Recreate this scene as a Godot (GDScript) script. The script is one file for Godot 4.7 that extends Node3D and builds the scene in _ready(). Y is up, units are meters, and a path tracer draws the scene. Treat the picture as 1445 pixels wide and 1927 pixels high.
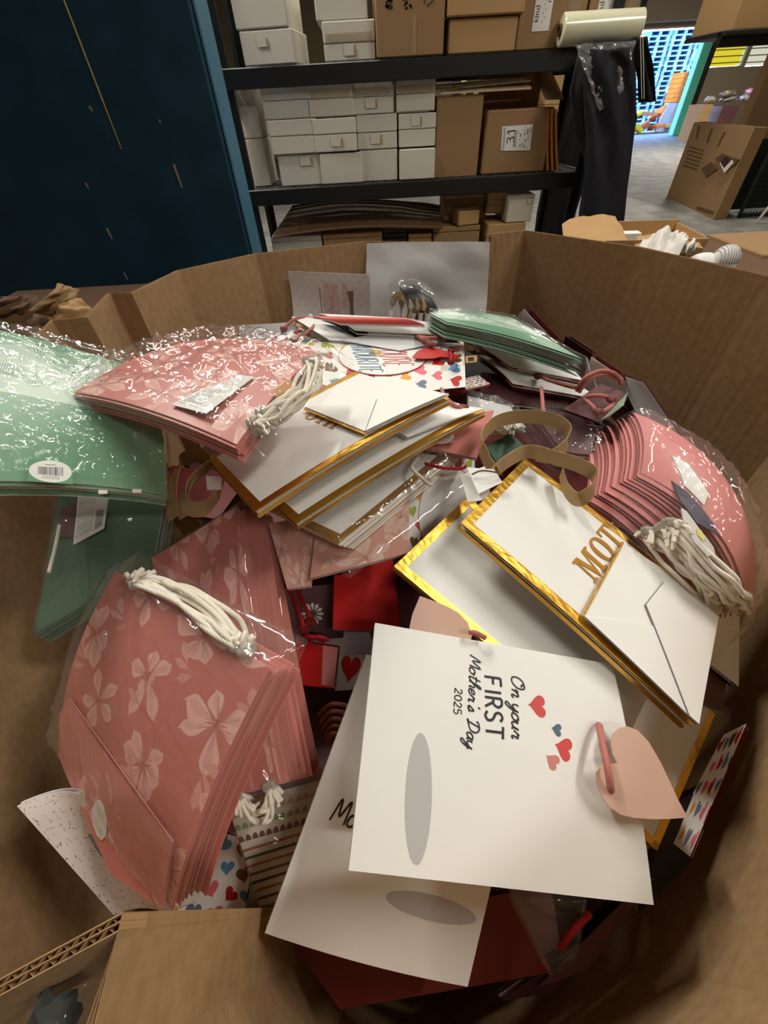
extends Node3D
# Gift bags heaped in a cardboard bulk bin in a warehouse.
const F := 750.0
const CX := 722.5
const CY := 963.5
const EYE := Vector3(0, 1.35, 0)
var cb := Basis()
var cbi := Basis()
var used := {}
var M := {}
var rng := RandomNumberGenerator.new()

class Surf:
	var a: Vector3
	var b: Vector3
	var c: Vector3
	var d: Vector3
	var n: Vector3
	var flip := false
	var bu := 0.0
	var bv := 0.0
	var amp := 0.0
	var fr := 2.0
	var noise: FastNoiseLite
	func pos(u: float, v: float, o := 0.0) -> Vector3:
		var p := a * (1 - u) * (1 - v) + b * u * (1 - v) + c * u * v + d * (1 - u) * v
		var uu := clampf(u, 0, 1)
		var vv := clampf(v, 0, 1)
		var h := bu * 4.0 * uu * (1 - uu) + bv * 4.0 * vv * (1 - vv)
		if amp != 0.0:
			h += amp * noise.get_noise_2d(u * fr * 50.0, v * fr * 50.0)
		return p + n * (o + h)
	func w() -> float: return a.distance_to(b)
	func h() -> float: return a.distance_to(d)

func ray(px: float, py: float) -> Vector3:
	return cb * Vector3((px - CX) / F, -(py - CY) / F, -1.0)
func at(px: float, py: float, drop: float) -> Vector3:      # the point of a level plane «drop» metres below the lens
	var r := ray(px, py)
	return EYE + r * (-drop / r.y)
func atz(px: float, py: float, depth: float) -> Vector3:    # the point of the upright plane z = -depth
	var r := ray(px, py)
	return EYE + r * (-depth / r.z)
func proj(p: Vector3) -> Vector2:
	var l := cbi * (p - EYE)
	return Vector2(CX - F * l.x / l.z, CY + F * l.y / l.z)

func surf(q: Array, o := {}) -> Surf:
	var s := Surf.new()
	var p := []
	for k in 4:
		var e = q[k]
		p.append(e if e is Vector3 else at(e[0], e[1], e[2]))
	s.a = p[0]; s.b = p[1]; s.c = p[2]; s.d = p[3]
	s.n = ((s.b - s.a).cross(s.d - s.a) + (s.d - s.c).cross(s.b - s.c)).normalized()
	var mid := (s.a + s.b + s.c + s.d) / 4.0
	if s.n.dot(EYE - mid) < 0.0:
		s.n = -s.n
		s.flip = true
	s.bu = o.get("bu", 0.0); s.bv = o.get("bv", 0.0); s.amp = o.get("amp", 0.0); s.fr = o.get("fr", 2.0)
	s.noise = FastNoiseLite.new()
	s.noise.seed = o.get("seed", 3)
	s.noise.frequency = 0.02
	return s

func uv_of(s: Surf, px: float, py: float) -> Vector2:
	var t := Vector2(px, py)
	var u := Vector2(0.5, 0.5)
	for i in 12:
		var p := proj(s.pos(u.x, u.y))
		var pu := (proj(s.pos(u.x + 0.01, u.y)) - p) / 0.01
		var pv := (proj(s.pos(u.x, u.y + 0.01)) - p) / 0.01
		var e := t - p
		var det := pu.x * pv.y - pu.y * pv.x
		if absf(det) < 1e-6: break
		u += Vector2((e.x * pv.y - e.y * pv.x) / det, (pu.x * e.y - pu.y * e.x) / det).limit_length(0.6)
	return u

# ---------- naming and tagging
func numbered(nm: String) -> String:
	if not used.has(nm):
		used[nm] = 0
		return nm
	used[nm] += 1
	return "%s_%03d" % [nm, used[nm]]
func tag(o: Node, label: String, category: String, group := "") -> Node:
	o.set_meta("label", label)
	o.set_meta("category", category)
	if group: o.set_meta("group", group)
	return o
func thing(nm: String, label: String, category: String, pos := Vector3.ZERO, group := "") -> Node3D:
	var o := Node3D.new()
	o.name = numbered(nm)
	add_child(o, true)
	o.position = pos
	tag(o, label, category, group)
	return o
func part(parent: Node, nm: String, mesh: Mesh, m: Material) -> MeshInstance3D:   # the mesh is in world coordinates
	var o := MeshInstance3D.new()
	o.name = nm
	o.mesh = mesh
	o.material_override = m
	parent.add_child(o, true)
	var g := Vector3.ZERO
	var t = parent
	while t != self:
		g += t.position
		t = t.get_parent()
	o.position = -g
	return o
func lpart(parent: Node, nm: String, mesh: Mesh, m: Material, pos := Vector3.ZERO) -> MeshInstance3D:  # the mesh is in its own coordinates
	var o := MeshInstance3D.new()
	o.name = nm
	o.mesh = mesh
	o.material_override = m
	parent.add_child(o, true)
	o.position = pos
	return o
func struct(nm: String, mesh: Mesh, m: Material) -> MeshInstance3D:
	var o := lpart(self, nm, mesh, m)
	o.set_meta("kind", "structure")
	return o

# ---------- meshes
func begin() -> SurfaceTool:
	var st := SurfaceTool.new()
	st.begin(Mesh.PRIMITIVE_TRIANGLES)
	return st
func fin(st: SurfaceTool) -> ArrayMesh:
	st.generate_normals()
	return st.commit()
func tri(st: SurfaceTool, a: Vector3, b: Vector3, c: Vector3, ua := Vector2.ZERO, ub := Vector2.ZERO, uc := Vector2.ZERO):   # counter-clockwise seen from outside
	st.set_uv(ua); st.add_vertex(a)
	st.set_uv(uc); st.add_vertex(c)
	st.set_uv(ub); st.add_vertex(b)
func quad(st: SurfaceTool, a: Vector3, b: Vector3, c: Vector3, d: Vector3, ua := Vector2(0, 0), ub := Vector2(1, 0), uc := Vector2(1, 1), ud := Vector2(0, 1)):
	tri(st, a, b, c, ua, ub, uc)
	tri(st, a, c, d, ua, uc, ud)

func sheet(s: Surf, u0: float, u1: float, v0: float, v1: float, o0: float, o1: float, nu := 8, nv := 8, full := false) -> ArrayMesh:   # a slab following s, from o0 to o1 along its normal
	var st := begin()
	sheet_into(st, s, u0, u1, v0, v1, o0, o1, nu, nv, full)
	return fin(st)
func sheet_into(st: SurfaceTool, s: Surf, u0: float, u1: float, v0: float, v1: float, o0: float, o1: float, nu := 8, nv := 8, full := false):
	var top := []
	var bot := []
	var uvs := []
	for j in nv + 1:
		for i in nu + 1:
			var u := lerpf(u0, u1, float(i) / nu)
			var v := lerpf(v0, v1, float(j) / nv)
			top.append(s.pos(u, v, o1))
			bot.append(s.pos(u, v, o0))
			uvs.append(Vector2(float(i) / nu, float(j) / nv) if full else Vector2(u, v))
	st.set_smooth_group(0)
	for j in nv:
		for i in nu:
			var k := j * (nu + 1) + i
			var k2 := k + nu + 1
			if s.flip:
				quad(st, top[k], top[k2], top[k2 + 1], top[k + 1], uvs[k], uvs[k2], uvs[k2 + 1], uvs[k + 1])
			else:
				quad(st, top[k], top[k + 1], top[k2 + 1], top[k2], uvs[k], uvs[k + 1], uvs[k2 + 1], uvs[k2])
	st.set_smooth_group(1)
	for j in nv:
		for i in nu:
			var k := j * (nu + 1) + i
			var k2 := k + nu + 1
			if s.flip:
				quad(st, bot[k], bot[k + 1], bot[k2 + 1], bot[k2], uvs[k], uvs[k + 1], uvs[k2 + 1], uvs[k2])
			else:
				quad(st, bot[k], bot[k2], bot[k2 + 1], bot[k + 1], uvs[k], uvs[k2], uvs[k2 + 1], uvs[k + 1])
	st.set_smooth_group(-1)
	var rim := []
	for i in nu: rim.append(i)
	for j in nv: rim.append(j * (nu + 1) + nu)
	for i in nu: rim.append(nv * (nu + 1) + nu - i)
	for j in nv: rim.append((nv - j) * (nu + 1))
	for k in rim.size():
		var x: int = rim[k]
		var y: int = rim[(k + 1) % rim.size()]
		if s.flip:
			quad(st, top[x], top[y], bot[y], bot[x], uvs[x], uvs[y], uvs[y], uvs[x])
		else:
			quad(st, bot[x], bot[y], top[y], top[x], uvs[x], uvs[y], uvs[y], uvs[x])

func area2(p: PackedVector2Array) -> float:
	var t := 0.0
	for i in p.size():
		var q := p[(i + 1) % p.size()]
		t += p[i].x * q.y - q.x * p[i].y
	return t / 2.0
func poly_into(st: SurfaceTool, s: Surf, uvp: PackedVector2Array, o0: float, o1: float):    # a flat outline given in the sheet's uv, o0..o1 thick
	var ids := Geometry2D.triangulate_polygon(uvp)
	st.set_smooth_group(-1)
	var ccw := area2(uvp) > 0.0
	for k in range(0, ids.size(), 3):
		var x := uvp[ids[k]]
		var y := uvp[ids[k + 1]]
		var z := uvp[ids[k + 2]]
		var pos := (y - x).cross(z - x) > 0.0
		if pos == s.flip:
			var w := y
			y = z
			z = w
		cut(st, s, x, y, z, o0, o1, 3 if (s.bu != 0.0 or s.bv != 0.0) else 0)
	if o1 - o0 > 0.0002:
		for i in uvp.size():
			var x := uvp[i]
			var y := uvp[(i + 1) % uvp.size()]
			if ccw == s.flip:
				var w := y
				y = x
				x = w
			quad(st, s.pos(x.x, x.y, o0), s.pos(y.x, y.y, o0), s.pos(y.x, y.y, o1), s.pos(x.x, x.y, o1), x, y, y, x)
func cut(st: SurfaceTool, s: Surf, x: Vector2, y: Vector2, z: Vector2, o0: float, o1: float, depth: int):
	if depth > 0 and maxf(x.distance_to(y), maxf(y.distance_to(z), z.distance_to(x))) > 0.09:
		var a := (x + y) / 2
		var b := (y + z) / 2
		var c := (z + x) / 2
		cut(st, s, x, a, c, o0, o1, depth - 1)
		cut(st, s, a, y, b, o0, o1, depth - 1)
		cut(st, s, c, b, z, o0, o1, depth - 1)
		cut(st, s, a, b, c, o0, o1, depth - 1)
		return
	tri(st, s.pos(x.x, x.y, o1), s.pos(y.x, y.y, o1), s.pos(z.x, z.y, o1), x, y, z)
	if o1 - o0 > 0.0002:
		tri(st, s.pos(x.x, x.y, o0), s.pos(z.x, z.y, o0), s.pos(y.x, y.y, o0), x, z, y)
func px_poly(s: Surf, pts: Array) -> PackedVector2Array:
	var r := PackedVector2Array()
	for p in pts: r.append(uv_of(s, p[0], p[1]))
	return r
func poly_px(s: Surf, pts: Array, o0: float, o1: float) -> ArrayMesh:
	var st := begin()
	poly_into(st, s, px_poly(s, pts), o0, o1)
	return fin(st)

func smooth(p: Array, k := 6, closed := false) -> Array:    # Catmull-Rom through the points
	var r := []
	var n := p.size()
	for i in (n if closed else n - 1):
		var p0 = p[(i - 1 + n) % n] if closed else p[maxi(i - 1, 0)]
		var p1 = p[i]
		var p2 = p[(i + 1) % n]
		var p3 = p[(i + 2) % n] if closed else p[mini(i + 2, n - 1)]
		for j in k:
			var t := float(j) / k
			r.append(0.5 * (2.0 * p1 + (p2 - p0) * t + (2.0 * p0 - 5.0 * p1 + 4.0 * p2 - p3) * t * t + (3.0 * p1 - p0 - 3.0 * p2 + p3) * t * t * t))
	if not closed: r.append(p[n - 1])
	return r
func tube_into(st: SurfaceTool, p: Array, r: float, sides := 7, r_end := -1.0):
	var n := p.size()
	var up := Vector3.UP
	var rings := []
	var along := 0.0
	var ls := []
	for i in n:
		var t: Vector3 = (p[mini(i + 1, n - 1)] - p[maxi(i - 1, 0)]).normalized()
		if i > 0: along += p[i].distance_to(p[i - 1])
		ls.append(along)
		var x := t.cross(up)
		if x.length() < 0.2: x = t.cross(Vector3.RIGHT)
		x = x.normalized()
		var y := x.cross(t).normalized()
		up = y
		var rr := r if r_end < 0 else lerpf(r, r_end, float(i) / (n - 1))
		var ring := []
		for k in sides:
			var an := TAU * k / sides
			ring.append(p[i] + x * cos(an) * rr + y * sin(an) * rr)
		rings.append(ring)
	st.set_smooth_group(0)
	for i in n - 1:
		for k in sides:
			var k2 := (k + 1) % sides
			quad(st, rings[i][k], rings[i + 1][k], rings[i + 1][k2], rings[i][k2], Vector2(float(k) / sides, ls[i] * 40), Vector2(float(k) / sides, ls[i + 1] * 40), Vector2(float(k + 1) / sides, ls[i + 1] * 40), Vector2(float(k + 1) / sides, ls[i] * 40))
	for k in range(1, sides - 1):
		tri(st, rings[0][0], rings[0][k], rings[0][k + 1])
		tri(st, rings[n - 1][0], rings[n - 1][k + 1], rings[n - 1][k])
func tube(p: Array, r: float, sides := 7) -> ArrayMesh:
	var st := begin()
	tube_into(st, p, r, sides)
	return fin(st)
func ball_into(st: SurfaceTool, c: Vector3, r: Vector3, seg := 8):
	st.set_smooth_group(0)
	var rings := []
	for j in seg + 1:
		var a := PI * j / seg
		var ring := []
		for i in seg * 2:
			var b := TAU * i / (seg * 2)
			ring.append(c + Vector3(sin(a) * cos(b) * r.x, cos(a) * r.y, sin(a) * sin(b) * r.z))
		rings.append(ring)
	for j in seg:
		for i in seg * 2:
			var i2 := (i + 1) % (seg * 2)
			quad(st, rings[j][i], rings[j][i2], rings[j + 1][i2], rings[j + 1][i])
func ribbon(p: Array, wd: Array, width: float, th := 0.0012) -> ArrayMesh:     # a flat strap along p; wd = across direction at each point
	var st := begin()
	var n := p.size()
	var L := []
	var along := 0.0
	for i in n:
		if i: along += p[i].distance_to(p[i - 1])
		var t: Vector3 = (p[mini(i + 1, n - 1)] - p[maxi(i - 1, 0)]).normalized()
		var x: Vector3 = (wd[i] - t * wd[i].dot(t)).normalized() * width / 2
		var nn := x.cross(t).normalized() * th / 2
		L.append([p[i] - x + nn, p[i] + x + nn, p[i] + x - nn, p[i] - x - nn, along / width])
	for i in n - 1:
		for k in 4:
			st.set_smooth_group(k)
			var k2 := (k + 1) % 4
			var e0: float = 0.0 if k == 0 or k == 3 else 1.0
			quad(st, L[i][k], L[i][k2], L[i + 1][k2], L[i + 1][k], Vector2(e0, L[i][4]), Vector2(1 - e0 if k % 2 == 0 else e0, L[i][4]), Vector2(1 - e0 if k % 2 == 0 else e0, L[i + 1][4]), Vector2(e0, L[i + 1][4]))
	st.set_smooth_group(-1)
	quad(st, L[0][3], L[0][2], L[0][1], L[0][0])
	quad(st, L[n - 1][0], L[n - 1][1], L[n - 1][2], L[n - 1][3])
	return fin(st)
func cbox_into(st: SurfaceTool, c: Vector3, sz: Vector3, bv := 0.003, bs := Basis()):   # a box with chamfered edges
	var h := sz / 2
	bv = minf(bv, minf(h.x, minf(h.y, h.z)) * 0.5)
	st.set_smooth_group(-1)
	var f := []
	for ax in 3:
		var b1 := (ax + 1) % 3
		var b2 := (ax + 2) % 3
		for sg in [-1.0, 1.0]:
			var r := []
			for k in [[-1, -1], [1, -1], [1, 1], [-1, 1]]:
				var v := Vector3.ZERO
				v[ax] = sg * h[ax]
				v[b1] = k[0] * (h[b1] - bv) * sg
				v[b2] = k[1] * (h[b2] - bv)
				r.append(c + bs * v)
			var w := Vector2(sz[b1], sz[b2])
			if ax == 0: quad(st, r[0], r[1], r[2], r[3], Vector2(0, 0), Vector2(0, w.x), Vector2(w.y, w.x), Vector2(w.y, 0))
			else: quad(st, r[0], r[1], r[2], r[3], Vector2(0, 0), Vector2(w.x, 0), Vector2(w.x, w.y), Vector2(0, w.y))
	for ax in 3:      # edges along ax
		var b1 := (ax + 1) % 3
		var b2 := (ax + 2) % 3
		for s1 in [-1.0, 1.0]:
			for s2 in [-1.0, 1.0]:
				var e := []
				for k in [-1.0, 1.0]:
					var v1 := Vector3.ZERO
					v1[ax] = k * (h[ax] - bv); v1[b1] = s1 * h[b1]; v1[b2] = s2 * (h[b2] - bv)
					var v2 := Vector3.ZERO
					v2[ax] = k * (h[ax] - bv); v2[b1] = s1 * (h[b1] - bv); v2[b2] = s2 * h[b2]
					e.append(c + bs * v1); e.append(c + bs * v2)
				if s1 * s2 > 0: quad(st, e[0], e[2], e[3], e[1])
				else: quad(st, e[0], e[1], e[3], e[2])
	for sx in [-1.0, 1.0]:
		for sy in [-1.0, 1.0]:
			for sz2 in [-1.0, 1.0]:
				var p1 := c + bs * Vector3(sx * h.x, sy * (h.y - bv), sz2 * (h.z - bv))
				var p2 := c + bs * Vector3(sx * (h.x - bv), sy * h.y, sz2 * (h.z - bv))
				var p3 := c + bs * Vector3(sx * (h.x - bv), sy * (h.y - bv), sz2 * h.z)
				if sx * sy * sz2 > 0: tri(st, p1, p2, p3)
				else: tri(st, p1, p3, p2)
func cbox(c: Vector3, sz: Vector3, bv := 0.003, bs := Basis()) -> ArrayMesh:
	var st := begin()
	cbox_into(st, c, sz, bv, bs)
	return fin(st)
func lathe_into(st: SurfaceTool, prof: Array, base: Vector3, axis: Vector3, seg := 32):   # prof = [radius, along]; closed loop
	var x := axis.cross(Vector3.UP).normalized()
	if x.length() < 0.5: x = Vector3.RIGHT
	var y := axis.cross(x).normalized()
	for i in prof.size():
		var p = prof[i]
		var q = prof[(i + 1) % prof.size()]
		st.set_smooth_group(i)
		for k in seg:
			var a0 := TAU * k / seg
			var a1 := TAU * (k + 1) / seg
			var d0 := x * cos(a0) + y * sin(a0)
			var d1 := x * cos(a1) + y * sin(a1)
			quad(st, base + axis * p[1] + d0 * p[0], base + axis * p[1] + d1 * p[0], base + axis * q[1] + d1 * q[0], base + axis * q[1] + d0 * q[0], Vector2(float(k) / seg, p[1]), Vector2(float(k + 1) / seg, p[1]), Vector2(float(k + 1) / seg, q[1]), Vector2(float(k) / seg, q[1]))

# ---------- pictures for printed surfaces
func canvas(w: int, h: int, c: Color) -> Image:
	var im := Image.create_empty(w, h, false, Image.FORMAT_RGB8)
	im.fill(c)
	return im
func fill(im: Image, p: PackedVector2Array, c: Color):     # scan-line polygon fill
	var y0 := p[0].y
	var y1 := p[0].y
	for q in p:
		y0 = minf(y0, q.y)
		y1 = maxf(y1, q.y)
	for y in range(maxi(0, int(floor(y0))), mini(im.get_height() - 1, int(ceil(y1))) + 1):
		var xs := PackedFloat32Array()
		var yy := y + 0.5
		for i in p.size():
			var a := p[i]
			var b := p[(i + 1) % p.size()]
			if (a.y <= yy) != (b.y <= yy):
				xs.append(a.x + (yy - a.y) / (b.y - a.y) * (b.x - a.x))
		xs.sort()
		for k in range(0, xs.size() - 1, 2):
			var x0 := int(round(xs[k]))
			var x1 := int(round(xs[k + 1]))
			if x1 > x0: im.fill_rect(Rect2i(x0, y, x1 - x0, 1), c)
func heart(c: Vector2, s: float, an: float, wob := 1.0) -> PackedVector2Array:
	var p := PackedVector2Array()
	for k in 28:
		var t := TAU * k / 28
		var x := 16.0 * pow(sin(t), 3.0) / 16.0 * wob
		var y := -(13.0 * cos(t) - 5.0 * cos(2 * t) - 2.0 * cos(3 * t) - cos(4 * t)) / 16.0
		p.append(c + (Vector2(x, y) * s).rotated(an))
	return p
func ell(c: Vector2, rx: float, ry: float, an := 0.0, k := 20) -> PackedVector2Array:
	var p := PackedVector2Array()
	for i in k: p.append(c + Vector2(cos(TAU * i / k) * rx, sin(TAU * i / k) * ry).rotated(an))
	return p
func petal(c: Vector2, L: float, w: float, an: float) -> PackedVector2Array:
	var p := PackedVector2Array()
	for i in 17:
		var t := float(i) / 16
		p.append(c + Vector2(t * L, sin(PI * pow(t, 1.5)) * w * (1.0 + 0.12 * sin(t * 9))).rotated(an))
	for i in 16:
		var t := 1.0 - float(i) / 16
		p.append(c + Vector2(t * L * (1.0 - 0.08 * t), -sin(PI * pow(t, 1.5)) * w).rotated(an))
	return p
func line(im: Image, a: Vector2, b: Vector2, w: float, c: Color):
	var n := (b - a).orthogonal().normalized() * w / 2
	fill(im, PackedVector2Array([a + n, b + n, b - n, a - n]), c)
func tex(im: Image, half := true) -> ImageTexture:
	if half: im.resize(im.get_width() / 2, im.get_height() / 2, Image.INTERPOLATE_BILINEAR)
	im.generate_mipmaps()
	return ImageTexture.create_from_image(im)

func floral(base: Color, pet: Color, vein: Color, sd: int) -> ImageTexture:
	rng.seed = sd
	var im := canvas(1024, 1024, base)
	for k in 12:
		for m in 2:
			var c := Vector2((k % 3 + (0.3 if (k / 3) % 2 else 0.7) + rng.randf_range(-0.12, 0.12)) * 341, (k / 3 + 0.5 * m + rng.randf_range(-0.15, 0.15)) * 256)
			var an := rng.randf() * TAU
			var col := pet.lerp(base, rng.randf() * 0.3)
			if m == 1:
				for j in 3: fill(im, petal(c + Vector2(j * 20 - 20, j * 9).rotated(an), rng.randf_range(70, 120), rng.randf_range(12, 22), an + j * 0.7 - 0.7), pet.lerp(base, rng.randf_range(0.25, 0.6)))
				continue
			var npet := 5 + k % 2
			for j in npet:
				var aj := an + TAU * j / npet + rng.randf_range(-0.3, 0.3)
				var pl := rng.randf_range(80, 165)
				var pw := rng.randf_range(26, 46)
				var pc := col.lerp(pet, rng.randf() * 0.6)
				fill(im, petal(c + Vector2(10, 0).rotated(aj), pl, pw, aj), pc)
				fill(im, petal(c + Vector2(24, 0).rotated(aj), pl * 0.8, pw * 0.45, aj + 0.06), pc.lerp(base, 0.22))
			for j in npet:
				var aj := an + TAU * j / npet
				for q in 3:
					line(im, c + Vector2(14, 0).rotated(aj), c + Vector2(rng.randf_range(45, 90), (q - 1) * 14).rotated(aj), 3.0, vein.lerp(pet, 0.35))
			for q in 7: fill(im, ell(c + Vector2(rng.randf_range(0, 18), 0).rotated(rng.randf() * TAU), 5, 5), vein)
	return tex(im)
func hearts(sd: int, circle: bool) -> ImageTexture:
	rng.seed = sd
	var im := canvas(1024, 1280, Color(0.93, 0.92, 0.9))
	var cols := [Color(0.72, 0.1, 0.1), Color(0.9, 0.62, 0.15), Color(0.42, 0.29, 0.1), Color(0.88, 0.42, 0.48), Color(0.62, 0.68, 0.12), Color(0.35, 0.55, 0.7), Color(0.4, 0.45, 0.52), Color(0.72, 0.1, 0.1)]
	var k := 0
	for j in 10:
		for i in 8:
			var c := Vector2((i + 0.5 + (0.5 if j % 2 else 0.0)) * 128 + rng.randf_range(-14, 14), (j + 0.5) * 128 + rng.randf_range(-14, 14))
			fill(im, heart(c, rng.randf_range(46, 56), rng.randf_range(-0.7, 0.7), rng.randf_range(0.85, 1.1)), cols[(k * 5 + j * 3) % 8])
			k += 1
	if circle:
		fill(im, ell(Vector2(512, 620), 390, 420, 0, 60), Color(0.62, 0.12, 0.12))
		fill(im, ell(Vector2(512, 620), 382, 412, 0, 60), Color(0.93, 0.92, 0.91))
	return tex(im)
func fern() -> ImageTexture:
	rng.seed = 5
	var im := canvas(1024, 1024, Color(0.43, 0.6, 0.49))
	im.fill_rect(Rect2i(0, 90, 1024, 470), Color(0.7, 0.78, 0.72))
	for k in 34:
		var c := Vector2(rng.randf() * 1024, rng.randf_range(60, 600))
		var an := rng.randf_range(-2.8, -0.3)
		var col: Color = [Color(0.42, 0.62, 0.48), Color(0.82, 0.86, 0.8), Color(0.55, 0.68, 0.58), Color(0.3, 0.5, 0.38)][k % 4]
		var L := rng.randf_range(150, 260)
		for j in 15:
			var t := float(j) / 15
			var p := c + Vector2(t * L, sin(t * 2) * 20).rotated(an)
			var l := 62.0 * sin(PI * (0.15 + t * 0.85)) + 8.0
			for sg in [-1, 1]: line(im, p, p + Vector2(l * 0.6, sg * l * 0.75).rotated(an), 2.6 * (1 - t) + 2.2, col)
	im.fill_rect(Rect2i(0, 560, 1024, 464), Color(0.39, 0.585, 0.46))
	return tex(im)
func barcode(w: int, h: int, oval: bool, bg: Color) -> ImageTexture:
	rng.seed = 8
	var im := canvas(w, h, bg if oval else Color(0.9, 0.9, 0.88))
	if oval: fill(im, ell(Vector2(w, h) / 2, w * 0.48, h * 0.48, 0, 60), Color(0.9, 0.9, 0.88))
	var x := w * 0.22
	while x < w * 0.78:
		var bw := rng.randf_range(3, 11)
		im.fill_rect(Rect2i(int(x), int(h * 0.3), int(bw), int(h * 0.36)), Color(0.08, 0.08, 0.08))
		x += bw + rng.randf_range(4, 10)
	for j in 3:
		im.fill_rect(Rect2i(int(w * 0.3), int(h * (0.71 + j * 0.05)), int(w * 0.4), 4), Color(0.4, 0.4, 0.4))
	im.fill_rect(Rect2i(int(w * 0.38), int(h * 0.2), int(w * 0.24), 7), Color(0.35, 0.35, 0.35))
	return tex(im)
func docket(w: int, h: int, sd: int, bars: bool) -> ImageTexture:      # a sheet of fine print, too small to read
	rng.seed = sd
	var im := canvas(w, h, Color(0.88, 0.88, 0.86))
	var y := h * 0.06
	var first := true
	while y < h * 0.94:
		var th := 13 if first else 5
		var x := w * 0.07
		while x < w * 0.62:
			var l := rng.randf_range(14, 50)
			im.fill_rect(Rect2i(int(x), int(y), int(minf(l, w * 0.62 - x)), th), Color(0.1, 0.1, 0.1) if first else Color(0.42, 0.42, 0.42))
			x += l + 8
		y += 30 if first else rng.randf_range(13, 34)
		first = false
	if bars:
		var yy := h * 0.5
		while yy < h * 0.92:
			var bw := rng.randf_range(3, 9)
			im.fill_rect(Rect2i(int(w * 0.68), int(yy), int(w * 0.24), int(bw)), Color(0.07, 0.07, 0.07))
			yy += bw + rng.randf_range(4, 9)
	return tex(im)
func scallops() -> ImageTexture:
	var im := canvas(1024, 1024, Color(0.86, 0.83, 0.78))
	var rows := [Color(0.78, 0.6, 0.45), Color(0.55, 0.62, 0.42), Color(0.42, 0.26, 0.16)]
	for r in 3:
		for k in 13:
			var c := Vector2(k * 84 + 20, 150 + r * 120)
			var p := PackedVector2Array()
			for i in 13: p.append(c + Vector2(-cos(PI * i / 12) * 37, -sin(PI * i / 12) * 60))
			fill(im, p, rows[r])
	var st := [Color(0.68, 0.4, 0.28), Color(0.26, 0.24, 0.15), Color(0.66, 0.4, 0.3), Color(0.36, 0.34, 0.18), Color(0.22, 0.16, 0.1), Color(0.62, 0.4, 0.3), Color(0.3, 0.3, 0.18)]
	for k in 7: line(im, Vector2(-10, 470 + k * 80 + 6), Vector2(1034, 470 + k * 80 - 6), 26.0, st[k])
	return tex(im)
func damask(boots: bool, sd: int) -> ImageTexture:      # fine pale pattern, with stockinged legs or a scatter of blossoms
	rng.seed = sd
	var im := canvas(1024, 1024, Color(0.9, 0.87, 0.86))
	for j in 9:
		for i in 9:
			var c := Vector2(i * 120 + (60 if j % 2 else 0), j * 120 + 40)
			var col: Color = Color(0.84, 0.78, 0.77) if boots else [Color(0.75, 0.55, 0.55), Color(0.62, 0.62, 0.6), Color(0.5, 0.36, 0.34)][rng.randi() % 3]
			if boots:
				fill(im, ell(c, 40, 52), col)
				fill(im, ell(c, 34, 46), Color(0.9, 0.87, 0.86))
				for q in 6: fill(im, petal(c, 26, 6, TAU * q / 6), col)
			else:
				for q in 5: fill(im, ell(c + Vector2(rng.randf_range(-40, 40), rng.randf_range(-40, 40)), rng.randf_range(4, 13), 5, rng.randf() * 3), col)
	if boots:
		for q in [[470, 60, Color(0.78, 0.38, 0.36)], [570, 52, Color(0.82, 0.46, 0.45)]]:
			for y in range(200, 1000, 16):
				var wv := 62.0 - 16.0 * sin(y * 0.006)
				for x in range(-3, 4):
					if absf(x * 18.0) < wv and rng.randf() < 0.86: fill(im, ell(Vector2(q[0] + x * 18.0 + (9 if (y / 16) % 2 else 0), y), 7, 5, 0, 8), q[2])
		for y in range(200, 700, 12):
			for x in 4:
				if rng.randf() < 0.7: fill(im, ell(Vector2(690 + x * 16 - y * 0.03, y), 7, 5, 0, 8), Color(0.84, 0.48, 0.48))
		fill(im, PackedVector2Array([Vector2(365, 300), Vector2(400, 300), Vector2(392, 660), Vector2(420, 1000), Vector2(395, 1000), Vector2(375, 660)]), Color(0.66, 0.66, 0.58))
		fill(im, PackedVector2Array([Vector2(730, 340), Vector2(815, 330), Vector2(800, 650), Vector2(830, 1000), Vector2(760, 1000), Vector2(765, 650)]), Color(0.55, 0.46, 0.32))
		for k in 30:
			line(im, Vector2(740, 350 + k * 22), Vector2(808, 372 + k * 22), 3, Color(0.4, 0.33, 0.22))
			line(im, Vector2(808, 350 + k * 22), Vector2(745, 372 + k * 22), 3, Color(0.4, 0.33, 0.22))
	else:
		fill(im, ell(Vector2(560, 560), 130, 170, -0.3), Color(0.5, 0.55, 0.62))
		fill(im, ell(Vector2(520, 420), 60, 70, 0.4), Color(0.56, 0.6, 0.66))
	return tex(im)
func rmap(f: Callable, w: int, h: int) -> ImageTexture:     # a grey relief picture
	var im := Image.create_empty(w, h, false, Image.FORMAT_L8)
	for y in h:
		for x in w: im.set_pixel(x, y, Color(f.call(x, y), 0, 0))
	return ImageTexture.create_from_image(im)

# ---------- materials
func mat(c: Color, rough := 0.6, metal := 0.0, t: Texture2D = null) -> StandardMaterial3D:
	var m := StandardMaterial3D.new()
	m.albedo_color = c
	m.roughness = rough
	m.metallic = metal
	if t: m.albedo_texture = t
	m.cull_mode = BaseMaterial3D.CULL_DISABLED
	return m
func relief(m: StandardMaterial3D, t: Texture2D, scale: float, uv := Vector3.ONE) -> StandardMaterial3D:
	m.heightmap_enabled = true
	m.heightmap_texture = t
	m.heightmap_scale = scale
	m.uv1_scale = uv
	return m
func noisy(c0: Color, c1: Color, freq: float, sd: int, oct := 4) -> NoiseTexture2D:
	var t := NoiseTexture2D.new()
	t.width = 512
	t.height = 512
	t.seamless = true
	var nz := FastNoiseLite.new()
	nz.seed = sd
	nz.frequency = freq
	nz.fractal_octaves = oct
	t.noise = nz
	var g := Gradient.new()
	g.set_color(0, c0)
	g.set_color(1, c1)
	t.color_ramp = g
	return t
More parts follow.
